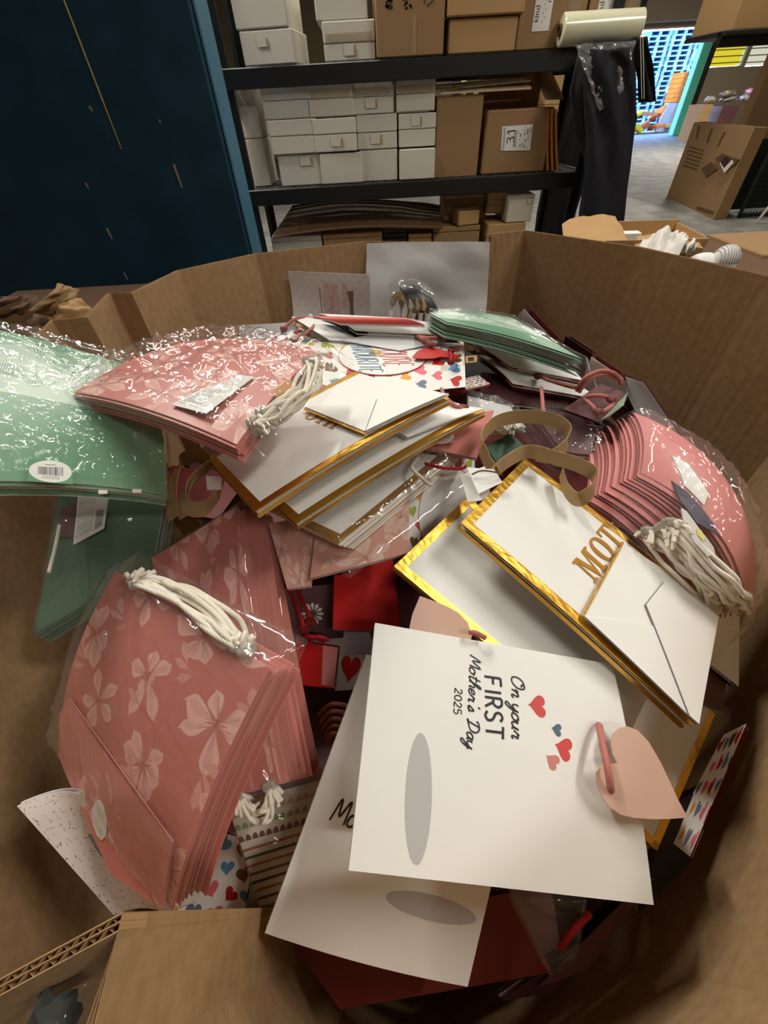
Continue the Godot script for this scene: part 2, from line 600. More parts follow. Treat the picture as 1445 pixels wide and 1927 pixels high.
func make_materials():
	var flute := rmap(func(x, y): return 0.5 + 0.35 * sin(TAU * x / 16.0) * (0.55 + 0.45 * sin(TAU * x / 128.0 * 3.0) ) + 0.08 * sin(y * 0.21 + x), 128, 64)
	var cardtex := noisy(Color(0.63, 0.505, 0.355), Color(0.71, 0.575, 0.415), 0.012, 11)
	M.card = relief(mat(Color.WHITE, 0.85, 0, cardtex), flute, 0.06, Vector3(7, 7, 7))
	M.card_plain = mat(Color.WHITE, 0.85, 0, cardtex)
	M.card_plain.uv1_scale = Vector3(2.5, 2.5, 1)
	M.card_edge = mat(Color(0.76, 0.61, 0.42), 0.9)
	M.card_brown = mat(Color(0.58, 0.45, 0.3), 0.8)
	M.card_tan = mat(Color(0.69, 0.545, 0.36), 0.8)
	M.card_dark = mat(Color(0.36, 0.25, 0.15), 0.8)
	M.card_pale = mat(Color(0.86, 0.77, 0.62), 0.8)
	M.card_white = mat(Color(0.82, 0.79, 0.74), 0.7)
	M.paper = mat(Color(0.92, 0.915, 0.9), 0.5)
	M.paper_in = mat(Color(0.88, 0.86, 0.84), 0.6)
	M.seam_shade = mat(Color(0.42, 0.42, 0.42), 0.7)  # grey for the painted shadow lines along flap leaves
	M.paper_grey = mat(Color(0.83, 0.83, 0.83), 0.55)
	M.sticker = mat(Color(0.88, 0.87, 0.85), 0.4)
	M.gold = relief(mat(Color(0.88, 0.69, 0.3), 0.36, 1.0), noisy(Color.BLACK, Color.WHITE, 0.008, 21, 2), 0.05, Vector3(4, 4, 1))
	M.goldlet = mat(Color(0.7, 0.5, 0.18), 0.45, 0.6)
	M.red = mat(Color(0.80, 0.09, 0.08), 0.5)
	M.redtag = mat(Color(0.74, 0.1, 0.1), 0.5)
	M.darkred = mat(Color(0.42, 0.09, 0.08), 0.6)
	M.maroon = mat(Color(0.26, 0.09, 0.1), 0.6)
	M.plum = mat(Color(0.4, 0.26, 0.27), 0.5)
	M.pinkp = mat(Color(0.86, 0.55, 0.54), 0.45)
	M.pinkflat = mat(Color(0.80, 0.5, 0.46), 0.45)
	M.pinktag = mat(Color(0.83, 0.68, 0.61), 0.6)
	M.coral = mat(Color(0.84, 0.33, 0.3), 0.5)
	M.green = mat(Color(0.29, 0.42, 0.33), 0.4)
	M.dgreen = mat(Color(0.16, 0.32, 0.22), 0.35)
	M.black = mat(Color(0.035, 0.035, 0.04), 0.4)
	M.ink = mat(Color(0.06, 0.07, 0.09), 0.6)
	M.navy = mat(Color(0.018, 0.02, 0.04), 0.85)
	M.navy2 = mat(Color(0.04, 0.045, 0.09), 0.8)
	M.kraft = mat(Color(0.72, 0.52, 0.32), 0.7)
	M.twist = rmap(func(x, y): return 0.5 + 0.5 * sin(TAU * (x + y) / 16.0), 64, 64)
	M.rope_white = relief(mat(Color(0.93, 0.9, 0.84), 0.8), M.twist, 0.03, Vector3(2, 1, 1))
	M.rope_pink = relief(mat(Color(0.74, 0.45, 0.42), 0.75), M.twist, 0.03, Vector3(2, 2, 1))
	M.rope_red = relief(mat(Color(0.66, 0.06, 0.09), 0.7), M.twist, 0.03, Vector3(2, 2, 1))
	var weave := rmap(func(x, y): return 0.5 + 0.25 * sin(TAU * x / 8.0) * signf(sin(TAU * y / 8.0)) + 0.2 * sin(TAU * y / 4.0), 64, 64)
	M.webbing = relief(mat(Color(0.77, 0.64, 0.45), 0.9), weave, 0.09, Vector3(2.5, 2.5, 1))
	var fl := floral(Color(0.76, 0.45, 0.41), Color(0.89, 0.7, 0.66), Color(0.64, 0.4, 0.37), 2)
	M.floral = mat(Color.WHITE, 0.4, 0, fl)
	M.floral.uv1_scale = Vector3(0.85, 0.85, 1)
	M.floral_pale = mat(Color.WHITE, 0.5, 0, floral(Color(0.84, 0.62, 0.56), Color(0.9, 0.78, 0.74), Color(0.68, 0.48, 0.44), 4))
	M.floral_pale.uv1_scale = Vector3(0.5, 0.5, 1)
	M.hearts = mat(Color.WHITE, 0.45, 0, hearts(3, false))
	M.hearts_big = mat(Color.WHITE, 0.45, 0, M.hearts.albedo_texture)
	M.hearts_big.uv1_scale = Vector3(0.5, 0.5, 1)
	M.hearts_c = mat(Color.WHITE, 0.45, 0, hearts(9, true))
	M.hearts_c.uv1_scale = Vector3(0.82, 0.72, 1)
	M.hearts_c.uv1_offset = Vector3(0.0, 0.03, 0)
	M.hearts_mid = mat(Color.WHITE, 0.45, 0, M.hearts.albedo_texture)
	M.hearts_mid.uv1_scale = Vector3(0.55, 0.95, 1)
	M.hearts_huge = mat(Color.WHITE, 0.45, 0, M.hearts.albedo_texture)
	M.hearts_huge.uv1_scale = Vector3(0.42, 0.42, 1)
	M.hearts_huge.uv1_offset = Vector3(0.2, 0.1, 0)
	M.fern = mat(Color.WHITE, 0.35, 0, fern())
	M.scallop = mat(Color.WHITE, 0.5, 0, scallops())
	M.boots = mat(Color.WHITE, 0.55, 0, damask(true, 4))
	M.blossom = mat(Color.WHITE, 0.55, 0, damask(false, 6))
	M.docket = mat(Color.WHITE, 0.5, 0, docket(400, 512, 3, true))
	M.docket2 = mat(Color.WHITE, 0.5, 0, docket(320, 512, 14, false))
	M.docket3 = mat(Color.WHITE, 0.5, 0, docket(360, 700, 24, true))
	M.bar_green = mat(Color.WHITE, 0.4, 0, barcode(512, 300, true, Color(0.39, 0.585, 0.46)))
	M.bar_pink = mat(Color.WHITE, 0.4, 0, barcode(512, 300, true, Color(0.80, 0.5, 0.46)))
	M.film = mat(Color(1, 1, 1, 0.035), 0.07)
	M.film.transparency = BaseMaterial3D.TRANSPARENCY_ALPHA
	M.film.metallic_specular = 0.7
	M.film_thick = mat(Color(0.9, 0.9, 0.9, 0.12), 0.1)
	M.film_thick.transparency = BaseMaterial3D.TRANSPARENCY_ALPHA
	M.tape = mat(Color(0.8, 0.72, 0.6, 0.25), 0.15)
	M.tape.transparency = BaseMaterial3D.TRANSPARENCY_ALPHA
	M.steel = mat(Color(0.045, 0.043, 0.042), 0.45)
	M.blue = mat(Color(0.06, 0.25, 0.34), 0.55, 0, noisy(Color(0.8, 0.8, 0.82), Color(1, 1, 1), 0.01, 31))
	M.chip = mat(Color(0.62, 0.55, 0.48), 0.8)
	M.concrete = mat(Color.WHITE, 0.75, 0, noisy(Color(0.4, 0.39, 0.37), Color(0.58, 0.57, 0.54), 0.012, 41, 5))
	M.concrete.uv1_triplanar = true
	M.concrete.uv1_world_triplanar = true
	M.concrete.uv1_scale = Vector3(0.35, 0.35, 0.35)
	M.wallm = mat(Color(0.62, 0.55, 0.45), 0.9)
	M.ceil = mat(Color(0.72, 0.7, 0.66), 0.9)
	M.yellow = mat(Color(0.72, 0.66, 0.36), 0.7)

# ---------- lettering on a sheet
const GLYPH := {
	"O": "1.7|.9,2 .3,1.7 .1,.9 .4,.1 1,.1 1.4,.9 1.2,1.8 .8,2 .75,1.6 1.1,1.5", "n": "1.1|0,.5 .2,1 .2,0;.2,.6 .5,1 .75,.9 .75,.2 .9,0 1.1,.3",
	"y": "1|0,1 .05,.4 .3,.1 .65,.5 .75,1;.75,1 .7,-.3 .4,-.95 .15,-.7 .5,-.1 1,.3", "o": "1|.5,1 .15,.8 .1,.2 .45,0 .8,.3 .75,.85 .5,1 .7,.8 1.05,.85",
	"u": "1|0,1 .05,.3 .3,0 .6,.3 .7,1 .72,.2 .95,0", "r": "1|0,.3 .25,1.05 .35,.85 .65,.9 .6,.3 .75,0 .95,.2", "M": "1.6|0,0 .3,2 .7,.5 1.25,2 1.45,0",
	"t": ".8|.35,2 .3,.3 .5,0 .8,.3;0,1.25 .75,1.3", "h": "1|0,.2 .5,1.7 .4,2.1 .2,1.6 .15,0;.17,.6 .5,1 .75,.8 .75,.2 1,.1", "e": ".85|0,.35 .6,.6 .55,1 .2,.9 .1,.3 .4,0 .85,.3",
	"'": ".35|.15,2.1 .08,1.7", "s": ".85|0,.2 .4,1 .6,.4 .4,0 .1,.1 .8,.2", "D": "1.6|.5,1.9 .4,.1 .2,.1 .6,.15 1.3,.6 1.3,1.5 .7,2.05 0,1.8 .1,1.5",
	"a": "1|.7,.95 .3,1 .05,.5 .3,0 .65,.4 .75,1 .75,.2 1,.05", " ": ".7|",
	"F": "1.5|.05,0 .05,1 .05,2;.05,2 1,2.02;.05,1.05 .85,1.05", "I": ".8|.2,0 .2,1 .2,2", "R": "1.5|.05,0 .05,1 .05,2;.05,2 .7,2 1,1.55 .7,1.05 .05,1;.5,1 1.05,0",
	"S": "1.5|1,1.75 .6,2.02 .15,1.75 .2,1.25 .85,.85 .95,.3 .5,0 .02,.25", "T": "1.4|.6,0 .6,1 .6,2;0,2.05 1.25,1.98", "2": "1.2|.05,1.5 .4,2 .85,1.6 .55,.8 .02,.02 .9,.02", "0": "1.3|.5,2 .1,1.5 .1,.5 .5,0 .9,.5 .9,1.5 .5,2", "5": "1.2|.85,2 .2,2 .12,1.15 .6,1.2 .88,.7 .6,.05 .05,.15",
	"Y": "1.3|0,2 .5,1 1,2;.5,1 .5,0", "U": "1.4|.05,2 .08,.5 .5,0 .95,.5 1,2", "E": "1.2|.85,2 .05,2 .05,0 .85,0;.05,1.05 .7,1.05", "V": "1.3|0,2 .5,0 1,2", "A": "1.3|0,0 .5,2 1,0;.2,.7 .8,.7"}
func on_sheet(s: Surf, ua: Vector2, dir: Vector3, up: Vector3, x: float, y: float, o: float) -> Vector3:
	var e1 := s.b - s.a
	var e2 := s.d - s.a
	var r := dir * x + up * y
	var g11 := e1.dot(e1)
	var g12 := e1.dot(e2)
	var g22 := e2.dot(e2)
	var det := g11 * g22 - g12 * g12
	return s.pos(ua.x + (r.dot(e1) * g22 - r.dot(e2) * g12) / det, ua.y + (r.dot(e2) * g11 - r.dot(e1) * g12) / det, o)
func lettering(parent: Node, s: Surf, txt: String, fontname: String, p0: Array, p1: Array, m: Material, o := 0.0004, sy := 1.0) -> MeshInstance3D:
	var tm := TextMesh.new()
	var f := SystemFont.new()
	f.font_names = PackedStringArray([fontname])
	f.font_weight = 700 if fontname.contains("Serif") else 400
	tm.font = f
	tm.text = txt
	tm.font_size = 64
	tm.pixel_size = 0.01
	tm.depth = 0.0
	var arr := tm.get_mesh_arrays()
	var vs: PackedVector3Array = arr[Mesh.ARRAY_VERTEX]
	var ix: PackedInt32Array = arr[Mesh.ARRAY_INDEX]
	var lo := Vector3(1e9, 1e9, 0)
	var hi := Vector3(-1e9, -1e9, 0)
	for v in vs:
		lo = lo.min(v)
		hi = hi.max(v)
	var ua := uv_of(s, p0[0], p0[1])
	var ub := uv_of(s, p1[0], p1[1])
	var A := s.pos(ua.x, ua.y)
	var B := s.pos(ub.x, ub.y)
	var dir := (B - A).normalized()
	var up := s.n.cross(dir).normalized()
	var k := A.distance_to(B) / (hi.x - lo.x)
	var st := begin()
	st.set_smooth_group(-1)
	for i in range(0, ix.size(), 3):
		var q := []
		for j in 3:
			var v := vs[ix[i + j]]
			q.append(on_sheet(s, ua, dir, up, (v.x - lo.x) * k, (v.y - lo.y) * k * sy, o))
		if (q[1] - q[0]).cross(q[2] - q[0]).dot(s.n) < 0: tri(st, q[0], q[2], q[1])
		else: tri(st, q[0], q[1], q[2])
	return part(parent, "lettering", fin(st), m)
func cursive(parent: Node, s: Surf, txt: String, p0: Array, p1: Array, m: Material, wd := 0.09, slant := 0.25, ys := 1.0, o := 0.0004) -> MeshInstance3D:
	var strokes := []
	var pen := 0.0
	for ch in txt:
		var g: PackedStringArray = GLYPH[ch].split("|")
		for sk in g[1].split(";", false):
			var pts := []
			for xy in sk.split(" ", false):
				var c: PackedStringArray = xy.split(",")
				pts.append(Vector2(pen + c[0].to_float() + c[1].to_float() * slant, c[1].to_float()))
			strokes.append(smooth(pts, 5))
		pen += g[0].to_float()
	var ua := uv_of(s, p0[0], p0[1])
	var ub := uv_of(s, p1[0], p1[1])
	var A := s.pos(ua.x, ua.y)
	var B := s.pos(ub.x, ub.y)
	var dir := (B - A).normalized()
	var up := s.n.cross(dir).normalized()
	var k := A.distance_to(B) / pen
	var st := begin()
	st.set_smooth_group(-1)
	for sk in strokes:
		var L := []
		var R := []
		for i in sk.size():
			var t: Vector2 = (sk[mini(i + 1, sk.size() - 1)] - sk[maxi(i - 1, 0)]).normalized()
			var q: Vector2 = t.orthogonal() * wd
			L.append(on_sheet(s, ua, dir, up, (sk[i].x + q.x) * k, (sk[i].y * ys + q.y) * k, o))
			R.append(on_sheet(s, ua, dir, up, (sk[i].x - q.x) * k, (sk[i].y * ys - q.y) * k, o))
		for i in sk.size() - 1:
			quad(st, L[i], L[i + 1], R[i + 1], R[i])
	return part(parent, "lettering", fin(st), m)

# ---------- camera, light, room
func set_stage():
	var down := Vector3(42.5, -736.5, -750.0).normalized()       # where straight down lies, in the lens' own axes
	var fw := Vector3(0, 0, -1) - down * down.dot(Vector3(0, 0, -1))
	fw = fw.normalized()
	var right := fw.cross(-down).normalized()
	cbi = Basis(Vector3(right.x, -down.x, -fw.x), Vector3(right.y, -down.y, -fw.y), Vector3(right.z, -down.z, -fw.z))
	cb = cbi                        # lens axes to world axes
	cbi = cb.inverse()
	var cam := Camera3D.new()
	cam.name = "camera"
	cam.fov = rad_to_deg(2.0 * atan(963.5 / F))
	cam.near = 0.02
	cam.far = 200.0
	cam.transform = Transform3D(cb, EYE)
	cam.current = true
	add_child(cam, true)
	var env := Environment.new()
	env.background_mode = Environment.BG_SKY
	var sky := Sky.new()
	var sm := ProceduralSkyMaterial.new()
	sm.sky_top_color = Color(0.5, 0.68, 0.95)
	sm.sky_horizon_color = Color(0.86, 0.9, 0.97)
	sm.ground_bottom_color = Color(0.35, 0.33, 0.3)
	sm.ground_horizon_color = Color(0.6, 0.58, 0.55)
	sm.sky_energy_multiplier = 3.0
	sky.sky_material = sm
	env.sky = sky
	env.tonemap_mode = Environment.TONE_MAPPER_LINEAR
	env.tonemap_exposure = 1.05
	env.sdfgi_enabled = true
	env.ssao_enabled = true
	env.ssil_enabled = true
	var we := WorldEnvironment.new()
	we.name = "surroundings"
	we.environment = env
	add_child(we, true)
	var sun := DirectionalLight3D.new()
	sun.name = "sun"
	sun.light_energy = 5.0
	sun.light_color = Color(1, 0.95, 0.86)
	sun.shadow_enabled = true
	sun.light_angular_distance = 0.5
	sun.rotation_degrees = Vector3(-62, -20, 0)
	add_child(sun, true)
	# ceiling lamps: long fluorescent battens, some added as fill
	batten(Vector3(2.2, 3.6, -0.85), 75.0, 1.5, 6.0, "long ceiling batten lamp over the right side of the bulk bin")
	batten(Vector3(-0.6, 4.1, -3.5), 0.0, 1.6, 7.0, "long ceiling batten lamp above the black storage rack")
	batten(Vector3(-2.9, 4.3, -6.2), 0.0, 2.4, 9.0, "long ceiling batten lamp far behind the blue wall")
	batten(Vector3(0.6, 4.4, -7.2), 0.0, 2.4, 9.0, "long ceiling batten lamp over the rack standing farther back")
	batten(Vector3(-1.8, 4.2, -2.6), 90.0, 1.5, 11.5, "added fill lamp, a ceiling batten above the blue wall")  # added out of view to brighten the near-right bin wall
	batten(Vector3(4.5, 4.6, -7.5), 90.0, 2.0, 13.0, "long ceiling batten lamp above the warehouse aisle")
	batten(Vector3(9.5, 4.6, -15.0), 90.0, 2.4, 50.0, "farthest ceiling batten lamp, in front of the dock door")
	batten(Vector3(1.8, 4.2, 2.0), 0.0, 1.6, 4.5, "added fill lamp, a ceiling batten behind the viewer near the rear wall")  # added out of view as fill for surfaces facing the viewer

func batten(p: Vector3, turn: float, L: float, energy: float, label: String):
	var o := thing("ceiling_lamp", label, "lamp", p, "ceiling batten lamps")
	o.rotation_degrees.y = turn
	lpart(o, "housing", cbox(Vector3(0, 0.05, 0), Vector3(L + 0.06, 0.08, 0.22), 0.01), mat(Color(0.8, 0.8, 0.78), 0.5))
	var g := mat(Color(1, 0.96, 0.88), 0.4)
	g.emission_enabled = true
	g.emission = Color(1, 0.92, 0.76)
	g.emission_energy_multiplier = 1.5
	for s in [-1, 1]:
		var st := begin()
		tube_into(st, [Vector3(-L / 2, -0.012, s * 0.055), Vector3(L / 2, -0.012, s * 0.055)], 0.017, 10)
		lpart(o, "tube", fin(st), g)
	lpart(o, "hanger", cbox(Vector3(0, (5.5 - p.y) / 2 + 0.045, 0), Vector3(0.02, 5.5 - p.y - 0.09, 0.02), 0.002), mat(Color(0.4, 0.4, 0.4), 0.5))
	var l := AreaLight3D.new()
	l.name = "light"
	l.area_size = Vector2(L, 0.2)
	l.light_energy = energy
	l.light_color = Color(1, 0.98, 0.935)
	l.shadow_enabled = true
	l.area_range = 40.0
	l.area_attenuation = 2.0
	o.add_child(l, true)
	l.position = Vector3(0, -0.04, 0)
	l.rotation_degrees = Vector3(-90, 0, 0)

func set_room():
	struct("floor", cbox(Vector3(5, -0.1, -9), Vector3(28, 0.2, 32), 0.01), M.concrete)
	struct("ceiling", cbox(Vector3(5, 5.6, -8.5), Vector3(28, 0.2, 28.6), 0.01), M.ceil)
	struct("wall_left", cbox(Vector3(-8.1, 2.75, -8.5), Vector3(0.2, 5.5, 28), 0.01), M.wallm)
	struct("wall_right", cbox(Vector3(18.1, 2.75, -8.5), Vector3(0.2, 5.5, 28), 0.01), M.wallm)
	struct("wall_rear", cbox(Vector3(5, 2.75, 5.4), Vector3(26, 5.5, 0.2), 0.01), M.wallm)
	# far wall, with the dock door and three windows cut in it
	var zb := -22.4
	var w := CSGBox3D.new()
	w.name = "wall_far"
	w.size = Vector3(26, 5.5, 0.3)
	w.position = Vector3(5, 2.75, zb)
	w.material = M.wallm
	w.set_meta("kind", "structure")
	add_child(w, true)
	var holes := [[9.4, 13.0, 0.0, 2.92], [13.35, 14.6, 1.88, 2.42], [14.75, 15.9, 1.85, 2.42], [3.9, 5.5, 1.75, 2.3]]
	for h in holes:
		var c := CSGBox3D.new()
		c.name = "opening"
		c.operation = CSGShape3D.OPERATION_SUBTRACTION
		c.size = Vector3(h[1] - h[0], h[3] - h[2] + (0.2 if h[2] == 0.0 else 0.0), 1.0)
		c.position = Vector3((h[0] + h[1]) / 2, (h[2] + h[3]) / 2 - 2.75 - (0.1 if h[2] == 0.0 else 0.0), 0) - Vector3(5, 0, 0)
		w.add_child(c, true)
	struct("trim_1", cbox(Vector3(12.92, 1.46, zb + 0.16), Vector3(0.34, 2.92, 0.34), 0.02), mat(Color(0.38, 0.76, 0.64), 0.5))
	var dark := mat(Color(0.12, 0.1, 0.09), 0.7)
	struct("trim_2", cbox(Vector3(13.2, 1.46, zb + 0.2), Vector3(0.22, 2.92, 0.2), 0.02), dark)
	struct("trim_3", cbox(Vector3(14.6, 2.5, zb + 0.2), Vector3(2.8, 0.14, 0.12), 0.02), dark)
	var hd := thing("roller_door_housing", "long beige roller door housing above the dock opening", "housing", Vector3(11, 2.95, zb + 0.4))
	lpart(hd, "casing", cbox(Vector3(-1.5, 0.45, 0), Vector3(7.6, 0.7, 0.4), 0.03), mat(Color(0.5, 0.44, 0.36), 0.7))
	lpart(hd, "rail", cbox(Vector3(-1.5, 0.95, 0.1), Vector3(7.6, 0.06, 0.1), 0.01), dark)
	lpart(hd, "rail", cbox(Vector3(-1.5, 1.12, 0.1), Vector3(7.6, 0.06, 0.1), 0.01), dark)
	lpart(hd, "control_box", cbox(Vector3(1.45, 0.55, 0.23), Vector3(0.3, 0.26, 0.06), 0.01), mat(Color(0.25, 0.17, 0.12), 0.7))
	var cols := [[13.975, 2.15, 1.2, 0.5, Color(0.85, 0.8, 0.2)], [15.325, 2.135, 1.1, 0.53, Color(0.82, 0.83, 0.76)], [4.7, 2.02, 1.55, 0.52, Color(0.95, 0.88, 0.45)]]
	for k in 3:
		var c = cols[k]
		var m := mat(c[4], 0.6)
		m.emission_enabled = true
		m.emission = c[4]
		m.emission_energy_multiplier = 0.75
		var wn := struct("window_%d" % (k + 1), cbox(Vector3(c[0], c[1], zb), Vector3(c[2], c[3], 0.03), 0.005), m)
		for j in 3: lpart(wn, "glazing_bar", cbox(Vector3(c[0], c[1] - c[3] / 2 + c[3] * (j + 0.5) / 3, zb + 0.05), Vector3(c[2], 0.025, 0.05), 0.004), mat(Color(0.45, 0.42, 0.3), 0.7))

func crate(label: String, lo: Vector3, hi: Vector3, depth: float, m: Material, o := {}) -> Node3D:    # a carton whose front face spans lo..hi
	var z := lo.z
	var sz := Vector3(hi.x - lo.x, hi.y - lo.y, depth)
	var t := thing(o.get("name", "carton"), label, o.get("cat", "box"), Vector3((lo.x + hi.x) / 2, lo.y, z - depth / 2), o.get("group", ""))
	t.rotation_degrees.y = o.get("turn", 0.0)
	var split: float = o.get("lid", 0.0)
	if split > 0.0:
		lpart(t, "body", cbox(Vector3(0, sz.y * (1 - split) / 2, 0), Vector3(sz.x, sz.y * (1 - split), sz.z), 0.004), m)
		lpart(t, "lid", cbox(Vector3(0, sz.y * (1 - split / 2) + 0.001, 0.001), Vector3(sz.x + 0.001, sz.y * split - 0.0015, sz.z + 0.0015), 0.004), m)
	else:
		lpart(t, "body", cbox(Vector3(0, sz.y / 2, 0), sz, 0.005), m)
	if o.has("tape"):
		lpart(t, "tape", cbox(Vector3(0, sz.y * o.tape, sz.z / 2 + 0.0035), Vector3(sz.x * 0.9, sz.y * 0.22, 0.0008), 0.0001), M.tape)
	if o.has("sticker"):
		var s = o.sticker      # [x, y, w, h] as shares of the face
		lpart(t, "sticker", cbox(Vector3((s[0] - 0.5) * sz.x, s[1] * sz.y, sz.z / 2 + 0.0045), Vector3(s[2] * sz.x, s[3] * sz.y, 0.001), 0.0002), M.card_white)
		lpart(t, "sticker", cbox(Vector3((s[0] - 0.5 + s[2] * 0.62) * sz.x, (s[1] - 0.02) * sz.y, sz.z / 2 + 0.0042), Vector3(s[2] * 0.2 * sz.x, s[3] * 0.9 * sz.y, 0.001), 0.0002), M.card_plain)
	return t

func set_rack():
	var zf := -3.0
	var t := thing("storage_rack", "black steel storage rack stacked with white and brown cartons", "shelf", Vector3(0.3, 0, zf - 0.24))
	var x0 := -0.69
	var x1 := 1.275
	for x in [x0, x1]:
		for z in [zf - 0.03, zf - 0.47]:
			var st := begin()
			cbox_into(st, Vector3(x, 1.25, z), Vector3(0.018, 2.5, 0.06), 0.002)
			cbox_into(st, Vector3(x + (0.02 if x < 0 else -0.02), 1.25, z + (0.022 if z > zf - 0.2 else -0.022)), Vector3(0.045, 2.5, 0.012), 0.002)
			for k in 24: cbox_into(st, Vector3(x, 0.08 + k * 0.1, z - 0.015 + (k % 2) * 0.03), Vector3(0.022, 0.03, 0.012), 0.002)
			part(t, "post", fin(st), M.steel)
	for y in [0.52, 1.0, 1.475]:
		for z in [zf, zf - 0.49]:
			part(t, "beam", cbox(Vector3((x0 + x1) / 2, y, z), Vector3(x1 - x0, 0.075, 0.03), 0.004), M.steel)
		for x in [x0, x1]: part(t, "end_beam", cbox(Vector3(x, y, zf - 0.245), Vector3(0.03, 0.06, 0.46), 0.004), M.steel)
		var st := begin()
		for k in 9: cbox_into(st, Vector3((x0 + x1) / 2, y + 0.036, zf - 0.04 - k * 0.052), Vector3(x1 - x0 - 0.03, 0.004, 0.022), 0.0008)
		for k in 26: cbox_into(st, Vector3(x0 + 0.03 + k * 0.078, y + 0.036, zf - 0.245), Vector3(0.018, 0.004, 0.45), 0.0008)
		part(t, "deck", fin(st), mat(Color(0.3, 0.31, 0.3), 0.45))
	# white cartons, three rows of four on the middle level; their corners read off the front face
	var D := 3.03
	var rows := [[[498, 582, 160, 228], [582, 662, 156, 226], [662, 741, 153, 220], [747, 824, 148, 217]],
		[[514, 596, 229, 296], [595, 672, 225, 293], [674, 749, 220, 290], [750, 823, 216, 284]],
		[[530, 606, 296, 354], [605, 681, 291, 351], [681, 751, 288, 347], [752, 822, 281, 343]]]
	var rn := ["top", "middle", "bottom"]
	var cn := ["first", "second", "third", "fourth"]
	var st_at := {"0,2": [0.45, 0.3, 0.24, 0.28], "1,1": [0.5, 0.3, 0.24, 0.27], "1,2": [0.45, 0.3, 0.24, 0.28], "1,3": [0.45, 0.78, 0.24, 0.28], "2,0": [0.62, 0.78, 0.24, 0.28]}
	var note := {"0,2": "square sticker and tape", "1,1": "sticker low on front", "1,2": "sticker under its flap", "1,3": "sticker near its top", "2,0": "sticker high on front", "0,0": "no sticker, loose flaps"}
	for r in range(2, -1, -1):
		for c in 4:
			var q = rows[r][c]
			var lo := atz(q[0], q[3], D)
			var hi := atz(q[1], q[2], D)
			var base: float = 1.041 + (2 - r) * 0.141
			var key := "%d,%d" % [r, c]
			var o := {"name": "white_carton", "group": "white cartons on the middle level of the rack", "lid": [0.5, 0.47, 0.0][r] + (0.04 if c == 2 else 0.0) * (1 if r < 2 else 0), "turn": rng.randf_range(-2.2, 2.2)}
			if st_at.has(key): o["sticker"] = st_at[key]
			if r == 0 and c > 0: o["tape"] = 0.62
			crate("white carton, %s in the %s row on the rack%s" % [cn[c], rn[r], (", " + note[key]) if note.has(key) else ""], Vector3(lo.x + 0.003, base, -D + rng.randf_range(-0.016, 0.016)), Vector3(hi.x - 0.005, base + 0.138 - (0.004 if c % 2 else 0.0), -D), 0.36, M.card_white, o)
	# far left column behind the post
	for k in 2:
		crate("narrow white carton behind the left post of the rack, %s" % ["lower one on the middle deck", "upper one of the two"][k], Vector3(-0.66, 1.041 + k * 0.211, -3.1), Vector3(-0.565, 1.25 + k * 0.2 + 0.001 * k, -3.1), 0.3, M.card_white, {"name": "white_carton", "group": "white cartons behind the left post"})
	# top level
	var ty := 1.517
	crate("lower white carton of the leftmost stack on the top level", Vector3(-0.55, ty, -3.02), Vector3(-0.285, ty + 0.115, -3.02), 0.3, M.card_white, {"name": "white_carton", "group": "white cartons on the top level", "sticker": [0.4, 0.66, 0.18, 0.28], "turn": -8.0})
	crate("upper white carton of the leftmost stack on the top level", Vector3(-0.56, ty + 0.118, -3.02), Vector3(-0.3, ty + 0.26, -3.02), 0.3, M.card_white, {"name": "white_carton", "group": "white cartons on the top level", "turn": -8.0})
	crate("taped white carton with a sticker under the other, beside the printed brown box", Vector3(-0.165, ty, -3.04), Vector3(0.09, ty + 0.13, -3.04), 0.34, M.card_white, {"name": "white_carton", "group": "white cartons on the top level", "sticker": [0.48, 0.28, 0.2, 0.3], "lid": 0.55, "tape": 0.6})
	crate("topmost white carton above the taped one on the top level", Vector3(-0.19, ty + 0.133, -3.05), Vector3(0.06, ty + 0.26, -3.05), 0.34, M.card_white, {"name": "white_carton", "group": "white cartons on the top level", "lid": 0.4})
	var pb := crate("brown carton printed with small dark handling marks on the top level", Vector3(0.095, ty, -3.0), Vector3(0.425, ty + 0.36, -3.0), 0.4, M.card_brown, {"name": "brown_carton"})
	var ink := mat(Color(0.22, 0.15, 0.09), 0.8)
	var pz := 0.2055
	for k in 3:
		var st := begin()
		rng.seed = 50 + k
		for j in 34:
			if k < 2: cbox_into(st, Vector3(-0.1 + k * 0.09 + rng.randf_range(-0.022, 0.022) * (1 if k else 0.6), 0.185 + rng.randf_range(-0.035, 0.035), pz - 0.005), Vector3(0.011, 0.007, 0.0012), 0.0002)
		if k == 2:
			for a in 3:
				var a0 := TAU * a / 3 + 0.3
				tube_into(st, [Vector3(0.085 + cos(a0) * 0.026, 0.18 + sin(a0) * 0.026, pz - 0.0045), Vector3(0.085 + cos(a0 + 1.5) * 0.026, 0.18 + sin(a0 + 1.5) * 0.026, pz - 0.0045)], 0.002, 5)
			cbox_into(st, Vector3(0.085, 0.215, pz - 0.005), Vector3(0.022, 0.005, 0.0012), 0.0002)
		lpart(pb, "printed_mark", fin(st), ink)
	lpart(pb, "tape", cbox(Vector3(0.02, 0.07, pz - 0.004), Vector3(0.02, 0.13, 0.0012), 0.0002), M.tape)
	crate("lower brown carton of the plain pair on the top level", Vector3(0.45, ty, -3.02), Vector3(0.785, ty + 0.115, -3.02), 0.36, M.card_tan, {"name": "brown_carton"})
	crate("upper plain brown carton overhanging the one below it on the top level", Vector3(0.435, ty + 0.118, -3.0), Vector3(0.805, ty + 0.33, -3.0), 0.38, M.card_tan, {"name": "brown_carton"})
